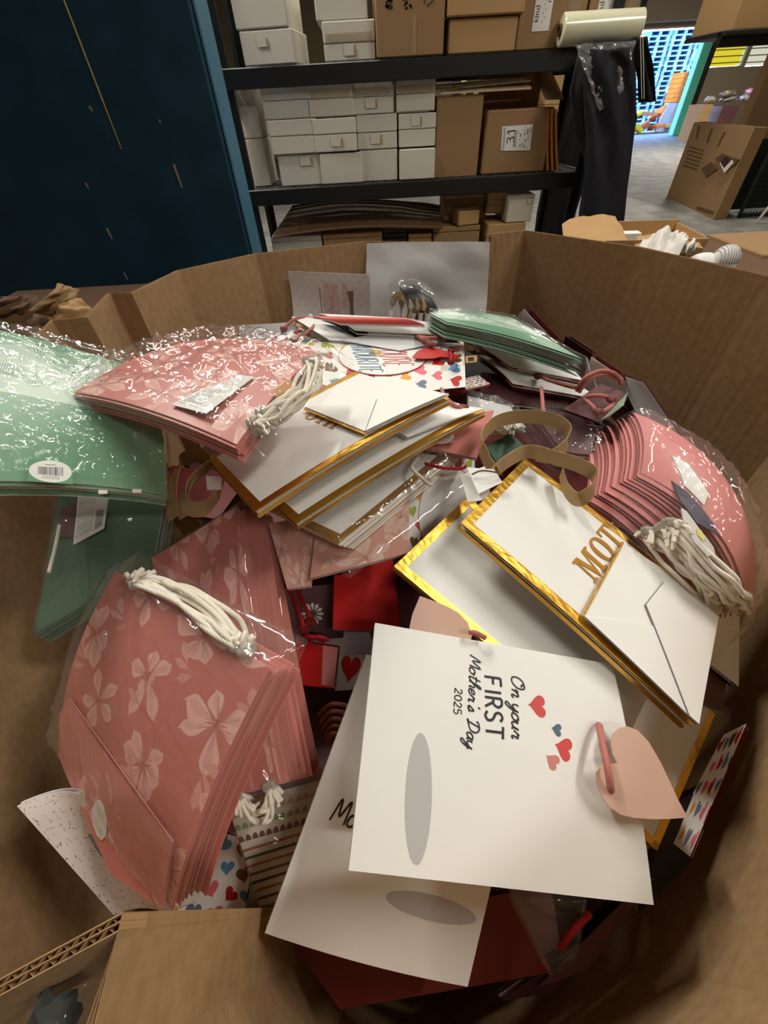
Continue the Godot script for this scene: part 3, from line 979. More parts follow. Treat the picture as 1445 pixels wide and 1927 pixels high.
	for k in 2:
		var c := crate(["brown carton with a tall white address label, left of the other", "brown carton with a tall white label behind the stretch film roll"][k], Vector3(0.79 + k * 0.335, ty, -3.03), Vector3(1.115 + k * 0.24, ty + 0.34, -3.03), 0.4, M.card_brown, {"name": "brown_carton"})
		var lx: float = [-0.05, -0.03][k]
		lpart(c, "address_label", cbox(Vector3(lx, 0.2, 0.2015), Vector3(0.085, 0.28, 0.001), 0.0002), M.sticker)
		var st := begin()
		rng.seed = 70 + k
		for j in 22: cbox_into(st, Vector3(lx - 0.022 + rng.randf_range(-0.012, 0.012), 0.19 + rng.randf_range(-0.018, 0.018), 0.2021), Vector3(0.006, 0.005, 0.0006), 0.0001)
		for j in 5: cbox_into(st, Vector3(lx + 0.026, 0.15 + j * 0.008, 0.2021), Vector3(0.014, 0.004, 0.0006), 0.0001)
		for j in 16: cbox_into(st, Vector3(lx + 0.002 + (j % 2) * 0.009, 0.09 + j * 0.013, 0.2021), Vector3(0.0022, 0.008, 0.0006), 0.0001)
		lpart(c, "label_print", fin(st), mat(Color(0.28, 0.27, 0.26), 0.7))
		var zz := -3.03 + 0.0022
		var ls := surf([Vector3(c.position.x + lx - 0.0425, ty + 0.34, zz), Vector3(c.position.x + lx + 0.0425, ty + 0.34, zz), Vector3(c.position.x + lx + 0.0425, ty + 0.06, zz), Vector3(c.position.x + lx - 0.0425, ty + 0.06, zz)])
		var q0 := proj(Vector3(c.position.x + lx - 0.016, ty + 0.09, zz))
		var q1 := proj(Vector3(c.position.x + lx - 0.016, ty + 0.14, zz))
		lettering(c, ls, "kind", "Droid Sans", [q0.x, q0.y], [q1.x, q1.y], M.ink, 0.0006)
		lpart(c, "tape", cbox(Vector3(0.1, 0.14, 0.2012), Vector3(0.06, 0.05, 0.0008), 0.0001), M.tape)
	# middle level, right half
	var tall := atz(822, 338, 3.05)
	var tb := thing("open_carton", "tall open brown carton with its top flaps spread, beside the white cartons", "box", Vector3(0.535, 1.041, -3.22))
	var bw := 0.245
	var bh := 0.335
	lpart(tb, "front_wall", cbox(Vector3(0, bh / 2, 0.17), Vector3(bw, bh, 0.006), 0.001), M.card_brown)
	lpart(tb, "rear_wall", cbox(Vector3(0, bh / 2, -0.17), Vector3(bw, bh, 0.006), 0.001), M.card_brown)
	lpart(tb, "side_wall", cbox(Vector3(-bw / 2, bh / 2, 0), Vector3(0.006, bh, 0.34), 0.001), M.card_brown)
	lpart(tb, "side_wall", cbox(Vector3(bw / 2, bh / 2, 0), Vector3(0.006, bh, 0.34), 0.001), M.card_brown)
	lpart(tb, "flap", cbox(Vector3(0.12, bh + 0.035, 0.10), Vector3(0.5, 0.006, 0.12), 0.001, Basis(Vector3(1, 0, 0), 0.1) * Basis(Vector3(0, 0, 1), 0.03)), M.card_pale)
	lpart(tb, "flap", cbox(Vector3(0.14, bh + 0.05, -0.05), Vector3(0.5, 0.006, 0.13), 0.001, Basis(Vector3(1, 0, 0), 0.05) * Basis(Vector3(0, 0, 1), 0.02)), M.card_pale)
	lpart(tb, "flap", cbox(Vector3(0.13, bh + 0.02, 0.14), Vector3(0.48, 0.006, 0.1), 0.001, Basis(Vector3(1, 0, 0), 0.25)), M.card_pale)
	var ov := thing("open_carton", "brown carton with a sideways white delivery label and an open lifted flap", "box", Vector3(0.87, 1.041, -3.19))
	lpart(ov, "body", cbox(Vector3(0, 0.135, 0), Vector3(0.37, 0.27, 0.3), 0.008), M.card_brown)
	lpart(ov, "flap", cbox(Vector3(0.165, 0.37, -0.03), Vector3(0.006, 0.2, 0.3), 0.001, Basis(Vector3(0, 0, 1), 0.75)), M.card_tan)
	lpart(ov, "flap", cbox(Vector3(0.0, 0.35, -0.15), Vector3(0.36, 0.16, 0.006), 0.001), M.card_tan)
	var lz := -3.0385
	var L := [atz(945, 238, 3.0385), atz(1003, 234, 3.0385), atz(997, 283, 3.0385), atz(942, 284, 3.0385)]
	var os := surf(L)
	part(ov, "delivery_label", sheet(os, 0, 1, 0, 1, 0.0, 0.0012, 2, 2), M.sticker)
	lettering(ov, os, "OVERNIGHT", "Droid Sans", [948.5, 282.5], [952.0, 240.0], M.ink, 0.0016)
	lettering(ov, os, "31", "Droid Sans", [967, 269], [969, 245], M.ink, 0.0016)
	var st2 := begin()
	rng.seed = 91
	for k in 40:
		var u := rng.randf_range(0.52, 0.96)
		var v := rng.randf_range(0.05, 0.9)
		sheet_into(st2, os, u, u + 0.02, v, v + rng.randf_range(0.03, 0.08), 0.0012, 0.0017, 1, 1)
	for k in 9: sheet_into(st2, os, 0.4, 0.5, 0.2 + k * 0.075, 0.235 + k * 0.075, 0.0012, 0.0017, 1, 1)
	part(ov, "label_print", fin(st2), mat(Color(0.3, 0.3, 0.3), 0.7))
	for k in 3:
		var e := thing("padded_envelope", ["orange padded envelope leaning against the labelled carton, innermost", "orange padded envelope in the middle of the leaning three", "outermost orange padded envelope leaning over the deck"][k], "envelope", Vector3(1.075 + k * 0.026, 1.041, -3.15 + k * 0.01), "padded envelopes")
		e.rotation_degrees.z = 14.0 + k * 1.5
		var es := surf([Vector3(0, 0.27, 0.12), Vector3(0, 0.27, -0.12), Vector3(0, 0.004, -0.12), Vector3(0, 0.004, 0.12)], {"bu": 0.003, "bv": 0.003})
		lpart(e, "envelope_body", sheet(es, 0, 1, 0, 1, -0.008, 0.0, 6, 6), mat(Color(0.72, 0.46, 0.18), 0.7))
		lpart(e, "envelope_flap", sheet(es, 0.02, 0.98, 0.0, 0.22, 0.0005, 0.0015, 4, 2), mat(Color(0.66, 0.42, 0.16), 0.7))
	# goods seen through the rack, on a further rack behind
	var fr := thing("storage_rack", "dark pallet rack standing farther back, seen through the black rack", "shelf", Vector3(1.6, 0, -5.2))
	for x in [-0.6, 0.75]:
		lpart(fr, "post", cbox(Vector3(x, 1.6, 0), Vector3(0.08, 3.2, 0.08), 0.005), mat(Color(0.06, 0.1, 0.1), 0.5))
		lpart(fr, "post", cbox(Vector3(x, 1.6, -0.8), Vector3(0.08, 3.2, 0.08), 0.005), mat(Color(0.06, 0.1, 0.1), 0.5))
	lpart(fr, "deck", cbox(Vector3(0.1, 0.95, -0.4), Vector3(1.4, 0.08, 0.9), 0.005), mat(Color(0.05, 0.06, 0.06), 0.5))
	for k in 3:
		crate(["tan carton on the farther rack, behind the open carton", "tan carton on the farther rack, behind the dark jacket", "small tan carton standing on the farther rack's left end"][k], Vector3([1.02, 1.7, 1.05][k], [0.99, 0.99, 1.42][k], -5.15), Vector3([1.6, 2.2, 1.5][k], [1.418, 1.5, 1.6][k], -5.15), 0.5, M.card_tan, {"name": "tan_carton", "cat": "box", "lid": 0.4})
	# lowest level
	var y0 := 0.558
	var low := [["white carton lying at the left end of the lowest level", -0.62, -0.3, 0.235, M.card_white, "white_carton"], ["brown carton beside the white one on the lowest level", -0.29, 0.09, 0.235, M.card_tan, "brown_carton"], ["black crate between brown cartons on the lowest level", 0.095, 0.25, 0.22, M.black, "black_crate"], ["small tan carton right of the black crate on the lowest level", 0.26, 0.41, 0.21, M.card_tan, "brown_carton"], ["dark brown carton with scuffed tape on the lowest level", 0.42, 0.72, 0.235, M.card_brown, "brown_carton"]]
	for q in low:
		crate(q[0], Vector3(q[1], y0, -3.06), Vector3(q[2], y0 + q[3], -3.06), 0.34, q[4], {"name": q[5], "lid": 0.12})
	var cs := surf([Vector3(-0.5, 0.905, -3.4), Vector3(0.5, 0.86, -3.4), Vector3(0.47, 0.80, -3.0), Vector3(-0.6, 0.803, -3.0)], {"bu": 0.03, "amp": 0.006, "seed": 4})
	tag(part(self, "cardboard_sheet", sheet(cs, 0, 1, 0, 1, -0.006, 0, 14, 6), M.card_dark), "wide bent dark cardboard sheet lying over the lowest cartons", "cardboard")
	crate("brown carton stacked behind the dark one, under the middle deck", Vector3(0.5, 0.797, -3.2), Vector3(0.78, 0.95, -3.2), 0.2, M.card_brown, {"name": "brown_carton", "lid": 0.5})
	crate("crumpled small carton on top of the dark brown carton", Vector3(0.56, 0.797, -3.06), Vector3(0.7, 0.87, -3.06), 0.12, M.card_tan, {"name": "brown_carton", "turn": 12.0})
	crate("glossy taped brown carton left of the stamped white box", Vector3(0.76, 0.84, -3.12), Vector3(0.88, 0.95, -3.12), 0.25, M.card_brown, {"name": "brown_carton", "tape": 0.5})
	crate("open tan carton under the stamped white box", Vector3(0.76, y0, -3.02), Vector3(1.0, 0.80, -3.02), 0.32, M.card_tan, {"name": "brown_carton", "lid": 0.3})
	var wb := crate("upright white carton with a printed square near its top corner", Vector3(0.87, 0.803, -3.03), Vector3(1.03, 0.94, -3.03), 0.3, mat(Color(0.82, 0.78, 0.7), 0.6), {"name": "white_carton"})
	var sq := begin()
	for k in 4: cbox_into(sq, Vector3(0.05 + [0.0, 0.0, 0.016, -0.016][k], 0.105 + [0.016, -0.016, 0.0, 0.0][k], 0.151), Vector3([0.034, 0.034, 0.002, 0.002][k], [0.002, 0.002, 0.034, 0.034][k], 0.0008), 0.0001)
	lpart(wb, "printed_mark", fin(sq), M.ink)

func cloth_column(px_rows: Array, D: float, folds: float, depth: float, sd: int) -> ArrayMesh:    # a hanging garment: closed pleated loft through rows [y, left, right]
	rng.seed = sd
	var st := begin()
	st.set_smooth_group(0)
	var rings := []
	var n := 56
	for k in px_rows.size():
		var r = px_rows[k]
		var a := atz(r[1], r[0], D)
		var b := atz(r[2], r[0] - (r[2] - r[1]) * 0.058, D)
		var mid := (a + b) / 2
		var half := a.distance_to(b) / 2
		var ring := []
		for i in n:
			var an := TAU * i / n
			var pleat := 1.0 + 0.16 * sin(an * folds + k * 0.22 + sd) + 0.09 * sin(an * folds * 1.7 - k * 0.35)
			ring.append(mid + Vector3(cos(an) * half, sin(an * 3 + k) * 0.003, sin(an) * depth * pleat + cos(an * 5 + k * 0.4) * 0.01))
		rings.append(ring)
	for k in rings.size() - 1:
		for i in n:
			var i2 := (i + 1) % n
			quad(st, rings[k][i], rings[k + 1][i], rings[k + 1][i2], rings[k][i2])
	for e in [0, rings.size() - 1]:
		var c := Vector3.ZERO
		for p in rings[e]: c += p / n
		for i in n:
			if e == 0: tri(st, c, rings[e][i], rings[e][(i + 1) % n])
			else: tri(st, c, rings[e][(i + 1) % n], rings[e][i])
	return fin(st)

func lerp_rows(k: Array, steps: int) -> Array:
	var out := []
	for i in k.size() - 1:
		for j in steps:
			var t := float(j) / steps
			var r := []
			for q in 3: r.append(lerpf(k[i][q], k[i + 1][q], t))
			out.append(r)
	out.append(k[-1])
	return out

func set_aisle():
	# stretch film roll and the loose film hanging from it
	var roll := thing("film_roll", "roll of clear stretch film lying on the rack's top right end", "film roll", Vector3(1.17, 1.515, -2.98))
	var st := begin()
	lathe_into(st, [[0.02, 0.0], [0.052, 0.0], [0.056, 0.004], [0.056, 0.376], [0.052, 0.38], [0.02, 0.38]], Vector3(-0.18, 0.058, 0.0), Vector3(1, 0.0, 0.02).normalized(), 40)
	lpart(roll, "film_winding", fin(st), mat(Color(0.84, 0.82, 0.7), 0.18))
	st = begin()
	lathe_into(st, [[0.017, -0.012], [0.0205, -0.012], [0.0205, 0.392], [0.017, 0.392]], Vector3(-0.18, 0.058, 0.0), Vector3(1, 0.0, 0.02).normalized(), 24)
	lpart(roll, "core", fin(st), M.card_dark)
	var fs := surf([atz(1082, 84, 2.76), atz(1196, 76, 2.76), atz(1168, 190, 2.74), atz(1128, 208, 2.74)], {"amp": 0.022, "fr": 4.0, "seed": 12})
	lpart(roll, "loose_film", sheet(fs, 0, 1, 0, 1, 0.0, 0.0004, 40, 40), M.film_thick).position = -roll.position
	# dark garments hung on the rack's end
	var jk := thing("jacket", "black jacket with white stripes on its hanging sleeve cuff, on the rack's end", "jacket", atz(1130, 400, 2.9))
	part(jk, "body", cloth_column(lerp_rows([[82, 1095, 1185], [120, 1082, 1200], [170, 1072, 1192], [230, 1078, 1196], [300, 1100, 1180], [360, 1100, 1168], [418, 1100, 1150]], 4), 2.88, 7.0, 0.07, 2), M.navy)
	part(jk, "sleeve", cloth_column(lerp_rows([[72, 1188, 1216], [110, 1196, 1222], [150, 1202, 1228], [192, 1204, 1231]], 4), 2.80, 3.0, 0.035, 5), mat(Color(0.02, 0.035, 0.045), 0.8))
	for k in 2:
		var pts := []
		for y in [70, 100, 140, 186]: pts.append(atz(1205.0 + k * 4.6 + (y - 70) * 0.022, y, 2.76 + 0.0))
		var w := []
		for q in pts: w.append(Vector3.RIGHT)
		part(jk, "stripe", ribbon(smooth(pts, 4), smooth(w, 4), 0.0035, 0.001), mat(Color(0.75, 0.73, 0.68), 0.8))
	tag(part(self, "trousers", cloth_column(lerp_rows([[96, 1100, 1188], [130, 1096, 1196], [180, 1098, 1196], [250, 1104, 1192], [330, 1098, 1185], [400, 1090, 1175], [470, 1090, 1166]], 5), 2.78, 6.0, 0.05, 8), M.navy2), "dark navy trousers hanging in front of the black jacket", "trousers")
	tag(part(self, "coat", cloth_column(lerp_rows([[140, 1078, 1110], [190, 1062, 1112], [250, 1042, 1110], [330, 1025, 1105], [400, 1010, 1085], [470, 1000, 1070]], 5), 3.62, 5.0, 0.05, 11), mat(Color(0.012, 0.012, 0.014), 0.9)), "long black coat spreading behind the jacket, left of it", "coat")
	# the blue wall end on the left
	var bw := struct("wall_blue", cbox(Vector3(-2.45, 1.15, -1.88), Vector3(4.0, 2.3, 0.16), 0.012), M.blue)
	struct("lit_end_4", cbox(Vector3(-0.4465, 1.15, -1.88), Vector3(0.008, 2.3, 0.15), 0.002), mat(Color(0.26, 0.48, 0.6), 0.5))  # lighter blue paints the light on the wall's end, partly worn paint
	var chips := [[170, 205, 4, 5], [300, 228, 3, 3], [334, 332, 4, 26], [163, 350, 3, 7], [205, 440, 4, 14], [236, 520, 3, 10], [130, 390, 7, 9]]
	for c in chips:
		var p := atz(c[0], c[1], 1.799)
		var stc := begin()
		var cs := surf([p + Vector3(-0.004 * c[2] / 4.0, 0.0012 * c[3], 0), p + Vector3(0.004 * c[2] / 4.0, 0.0012 * c[3], 0), p + Vector3(0.005 * c[2] / 4.0, -0.0012 * c[3], 0), p + Vector3(0.001, -0.0012 * c[3], 0)])
		sheet_into(stc, cs, 0, 1, 0, 1, -0.001, 0.0006, 1, 1)
		lpart(bw, "paint_chip", fin(stc), M.chip if c[2] < 7 else M.blue)
	var sp := []
	for k in 9: sp.append(atz(115, 0, 1.77) + Vector3(0, 0.72, 0) + (atz(228, 280, 1.77) - atz(115, 0, 1.77) - Vector3(0, 0.72, 0)) * (k / 8.0))
	tag(part(self, "string", tube(sp, 0.0022, 6), M.yellow), "pale yellow string hanging straight down before the blue wall", "string")
	# leaning carton, scrap boxes and cage on the aisle floor
	var A := at(1255, 370, 1.35)
	var B := at(1342, 414, 1.35)
	var lb := thing("flat_carton", "large flat brown carton standing in the aisle, with torn diamond patches", "box", A)
	var up1 := Vector3(0, 0.96, 0)
	var ls := surf([A + up1, B + up1 * 1.02, B, A])
	var back := Vector3(0.2, 0, -0.03)
	var bs := surf([A + up1 + back, B + up1 + back, B + back, A + back])
	part(lb, "front_panel", sheet(ls, 0, 1, 0, 1, -0.008, 0, 4, 4), M.card_brown)
	var sd2 := surf([B + up1, B + up1 + back, B + back, B])
	part(lb, "rear_panel", sheet(bs, 0, 1, 0, 1, -0.004, 0.004, 2, 2), M.card_brown)
	part(lb, "side_panel", sheet(sd2, 0, 1, 0, 1, -0.006, 0.002, 2, 2), M.card_tan)
	var sd3 := surf([A + up1 + back, A + up1, A, A + back])
	part(lb, "side_panel", sheet(sd3, 0, 1, 0, 1, -0.006, 0.002, 2, 2), M.card_brown)
	part(lb, "cut_flap", poly_px(ls, [[1322, 317], [1341, 305], [1352, 318], [1331, 333]], 0.001, 0.02), M.card_dark)
	part(lb, "cut_flap", poly_px(ls, [[1348, 298], [1362, 289], [1393, 300], [1385, 311], [1371, 318]], 0.001, 0.02), M.card_dark)
	part(lb, "cut_hole", poly_px(ls, [[1359, 306], [1369, 293], [1377, 299], [1364, 317]], 0.021, 0.024), mat(Color(0.2, 0.05, 0.03), 0.8))
	part(lb, "torn_liner", poly_px(ls, [[1358, 305], [1366, 317], [1381, 301], [1383, 307], [1367, 326]], 0.022, 0.028), M.sticker)
	for k in 6:
		part(lb, "printed_line", poly_px(ls, [[1297 - k * 2.2, 275 + k * 7], [1326 - k * 2.6, 283 + k * 7], [1325.6 - k * 2.6, 285.5 + k * 7], [1296.6 - k * 2.2, 277.5 + k * 7]], 0.001, 0.0025), M.card_dark)
	part(lb, "printed_line", poly_px(ls, [[1312, 388], [1344, 398], [1342, 404], [1310, 394]], 0.001, 0.0025), M.card_dark)
	for k in 3: part(lb, "torn_strip", poly_px(ls, [[1314 + k * 24, 236 + k * 6], [1318 + k * 24, 237 + k * 6], [1312 + k * 20, 262 + k * 7], [1309 + k * 20, 261 + k * 7]], 0.001, 0.003), M.card_dark)
	# stacks behind it
	var stack := [["tan carton of the far stack under the pile of packets", [1303, 258, 1343, 196], 19.0, M.card_tan], ["pinkish carton with two pale papers beside the far tan one", [1346, 236, 1392, 198], 19.0, M.plum]]
	for q in stack:
		var r = q[1]
		var lo := atz(r[0], r[1], q[2])
		var hi := atz(r[2], r[3], q[2])
		lo.y = 0.0
		crate(q[0], lo, hi, 0.9, q[3], {"name": "brown_carton", "lid": 0.2})
	crate("tall brown carton at the right edge beyond the flat carton", Vector3(8.5, 0.0, -12.0), Vector3(9.6, 1.95, -12.0), 0.25, M.card_brown, {"name": "brown_carton", "lid": 0.3})
	var up := thing("pallet_rack", "tall pallet rack with dark beam at the right edge of the aisle", "shelf", Vector3(6.0, 0, -8.2))
	lpart(up, "beam", cbox(Vector3(0.3, 1.78, 0.35), Vector3(3.2, 0.14, 0.08), 0.01), mat(Color(0.1, 0.08, 0.06), 0.6))
	for x in [0.9, 2.2]: lpart(up, "post", cbox(Vector3(x, 1.7, -0.5), Vector3(0.1, 3.4, 0.1), 0.01), mat(Color(0.12, 0.1, 0.08), 0.6))
	lpart(up, "deck", cbox(Vector3(0.3, 1.83, 0), Vector3(3.2, 0.05, 0.9), 0.01), mat(Color(0.15, 0.12, 0.1), 0.6))
	crate("big plain brown carton high on the pallet rack at the right edge", Vector3(4.83, 1.86, -7.85), Vector3(7.2, 3.0, -7.85), 0.9, M.card_tan, {"name": "brown_carton"})
	rng.seed = 17
	var heap := [[1350, 185, 1388, 168, Color(0.6, 0.56, 0.5)], [1325, 192, 1348, 184, Color(0.72, 0.68, 0.64)], [1352, 194, 1392, 178, Color(0.68, 0.65, 0.62)], [1392, 190, 1412, 178, Color(0.72, 0.7, 0.68)], [1405, 176, 1418, 168, Color(0.85, 0.55, 0.6)]]
	var hl := ["round grey plastic bundle on top of the far tan carton", "flat white packet at the left of the far bundle", "shiny crumpled packet in front of the grey bundle", "small white packet right of the crumpled one", "small pink packet at the right end of the far pile"]
	for k in heap.size():
		var q = heap[k]
		var a := atz(q[0], q[1], 19.3)
		var b := atz(q[2], q[3], 19.3)
		var hs := begin()
		var c := (a + b) / 2
		ball_into(hs, c, Vector3(absf(b.x - a.x) / 2, maxf(absf(b.y - a.y) / 2, 0.1), 0.3), 8)
		var mm := MeshDataTool.new()
		var me := fin(hs)
		mm.create_from_surface(me, 0)
		for i in mm.get_vertex_count():
			var v := mm.get_vertex(i)
			var f := 0.8 + 0.3 * sin(v.x * 31.0 + v.y * 47.0) * sin(v.z * 29.0 + k)
			mm.set_vertex(i, c + (v - c) * f)
		var out := ArrayMesh.new()
		mm.commit_to_surface(out)
		var s2 := begin()
		s2.append_from(out, 0, Transform3D())
		s2.generate_normals()
		tag(part(self, "packet", s2.commit(), mat(q[4], 0.35)), hl[k], "packet")
	var cg := thing("wire_cage", "dark green wire cage beside the flat carton at the right edge", "cage", Vector3(5.2, 0, -6.9))
	var gm := mat(Color(0.1, 0.13, 0.11), 0.6)
	var cst := begin()
	for k in 22: cbox_into(cst, Vector3(0.2 + k * 0.045, 0.4, 0), Vector3(0.008, 0.75, 0.008), 0.001)
	for k in 14: cbox_into(cst, Vector3(0.68, 0.06 + k * 0.053, 0), Vector3(1.0, 0.006, 0.008), 0.001)
	lpart(cg, "mesh_panel", fin(cst), gm)
	lpart(cg, "frame_bar", cbox(Vector3(0.19, 0.42, 0), Vector3(0.04, 0.84, 0.04), 0.004), gm)
	lpart(cg, "frame_bar", cbox(Vector3(0.7, 0.82, 0), Vector3(1.05, 0.04, 0.04), 0.004), gm)
	lpart(cg, "frame_bar", cbox(Vector3(0.7, 0.03, 0), Vector3(1.05, 0.04, 0.04), 0.004), gm)
	lpart(cg, "back_panel", cbox(Vector3(0.7, 0.42, -0.5), Vector3(1.0, 0.8, 0.02), 0.004), mat(Color(0.05, 0.06, 0.05), 0.8))
	tag(part(self, "white_pole", tube([at(1424, 418, 1.33), at(1424, 418, 1.33) + Vector3(0.35, 0.75, -0.1)], 0.018, 8), M.card_white), "thin white pole leaning at the right edge near the cage", "pole")
	# stock just beyond the bin's right wall, on a low stand
	var dk := thing("low_table", "low wooden table standing just beyond the bulk bin", "table", Vector3(1.3, 0, -2.0))
	lpart(dk, "table_top", cbox(Vector3(0.05, 0.80, 0), Vector3(0.9, 0.03, 0.8), 0.004), M.card_dark)
	for x in [-0.35, 0.45]:
		for z in [-0.35, 0.35]: lpart(dk, "leg", cbox(Vector3(x, 0.39, z), Vector3(0.06, 0.78, 0.06), 0.004), M.card_dark)
	var tr := thing("carton_tray", "torn open shallow carton lying beyond the bin's right wall", "box", Vector3(1.2, 0.816, -2.15))
	tr.rotation_degrees.y = -8
	lpart(tr, "base", cbox(Vector3(0, 0.004, 0), Vector3(0.52, 0.006, 0.3), 0.001), M.card_tan)
	lpart(tr, "rear_wall", cbox(Vector3(0.02, 0.05, -0.15), Vector3(0.5, 0.1, 0.006), 0.001), M.card_tan)
	lpart(tr, "side_wall", cbox(Vector3(0.26, 0.045, 0), Vector3(0.006, 0.09, 0.3), 0.001), M.card_tan)
	lpart(tr, "front_wall", cbox(Vector3(0.06, 0.045, 0.15), Vector3(0.42, 0.085, 0.006), 0.001, Basis(Vector3(1, 0, 0), 0.2)), M.card_tan)
	var fl := surf([Vector3(-0.28, 0.1, -0.12), Vector3(-0.05, 0.13, -0.1), Vector3(-0.02, 0.05, 0.16), Vector3(-0.3, 0.04, 0.12)], {"amp": 0.015, "bu": 0.02, "seed": 2})
	lpart(tr, "torn_flap", sheet(fl, 0, 1, 0, 1, -0.004, 0, 8, 8), M.card_tan)
	var fl2 := surf([Vector3(0.0, 0.09, 0.1), Vector3(0.22, 0.08, 0.12), Vector3(0.25, 0.06, 0.19), Vector3(-0.04, 0.06, 0.2)], {"amp": 0.01, "bu": 0.01, "seed": 5})
	lpart(tr, "torn_flap", sheet(fl2, 0, 1, 0, 1, -0.004, 0, 8, 8), M.card_tan)
	lpart(tr, "paper_scrap", cbox(Vector3(0.0, 0.07, 0.0), Vector3(0.09, 0.03, 0.05), 0.003), M.sticker)
	var gs := surf([at(1200, 468, 0.40), at(1262, 440, 0.42), at(1310, 468, 0.40), at(1260, 500, 0.36)], {"amp": 0.05, "fr": 3.0, "bu": 0.03, "seed": 9})
	tag(part(self, "white_garment", sheet(gs, 0, 1, 0, 1, -0.01, 0, 24, 24), mat(Color(0.8, 0.78, 0.75), 0.8)), "crumpled white garment just behind the bin's right wall", "garment")
	var sh := thing("sneaker", "white mesh sneaker toe showing above the bin's right wall", "shoe", at(1352, 512, 0.42))
	var ss := begin()
	var dir := Vector3(0.85, 0.0, 0.5)
	ball_into(ss, Vector3(0, 0.03, 0), Vector3(0.04, 0.045, 0.035), 12)
	ball_into(ss, Vector3(-0.05, 0.012, -0.02), Vector3(0.06, 0.04, 0.04), 12)
	lpart(sh, "upper", fin(ss), mat(Color(0.86, 0.85, 0.83), 0.7))
	ss = begin()
	for k in 9:
		var rr := []
		for a in 9:
			var t := PI * a / 8
			rr.append(Vector3(-0.03 + k * 0.0075, 0.03 + sin(t) * 0.046 * sqrt(maxf(0.05, 1.0 - pow((k * 0.0075 - 0.03) / 0.041, 2))), cos(t) * 0.036 * sqrt(maxf(0.05, 1.0 - pow((k * 0.0075 - 0.03) / 0.041, 2)))))
		tube_into(ss, rr, 0.0016, 5)
	lpart(sh, "mesh_rib", fin(ss), mat(Color(0.7, 0.7, 0.7), 0.7))
	ss = begin()
	ball_into(ss, Vector3(-0.02, -0.02, -0.01), Vector3(0.075, 0.018, 0.045), 10)
	lpart(sh, "sole", fin(ss), M.card_white)
	crate("brown carton corner at the far right edge beyond the bin", Vector3(1.72, 0.0, -1.95), Vector3(2.2, 0.83, -1.95), 0.4, M.card_brown, {"name": "brown_carton"})
	# crumpled cartons behind the left wall
	var cr := thing("crumpled_carton", "crumpled brown carton wedged between the bin and blue wall", "box", Vector3(-0.75, 0.9, -1.1))
	var quads := [[[-60, 640, 0.3], [70, 555, 0.27], [110, 640, 0.33], [0, 690, 0.36]], [[55, 585, 0.26], [112, 532, 0.24], [150, 545, 0.25], [112, 600, 0.3]], [[100, 600, 0.28], [150, 560, 0.26], [182, 590, 0.28], [120, 650, 0.33]], [[-120, 600, 0.26], [0, 560, 0.25], [60, 556, 0.26], [20, 610, 0.3]]]
	for k in quads.size():
		var s2 := surf(quads[k], {"amp": 0.02, "fr": 2.5, "seed": 20 + k, "bu": 0.02})
		part(cr, "torn_panel", sheet(s2, 0, 1, 0, 1, -0.006, 0, 12, 12), [M.card_dark, M.card_brown, M.card_tan, M.card_dark][k])
	part(cr, "body", cbox(Vector3(-0.85, 0.5, -1.15), Vector3(0.5, 1.0, 0.5), 0.02), M.card_dark)

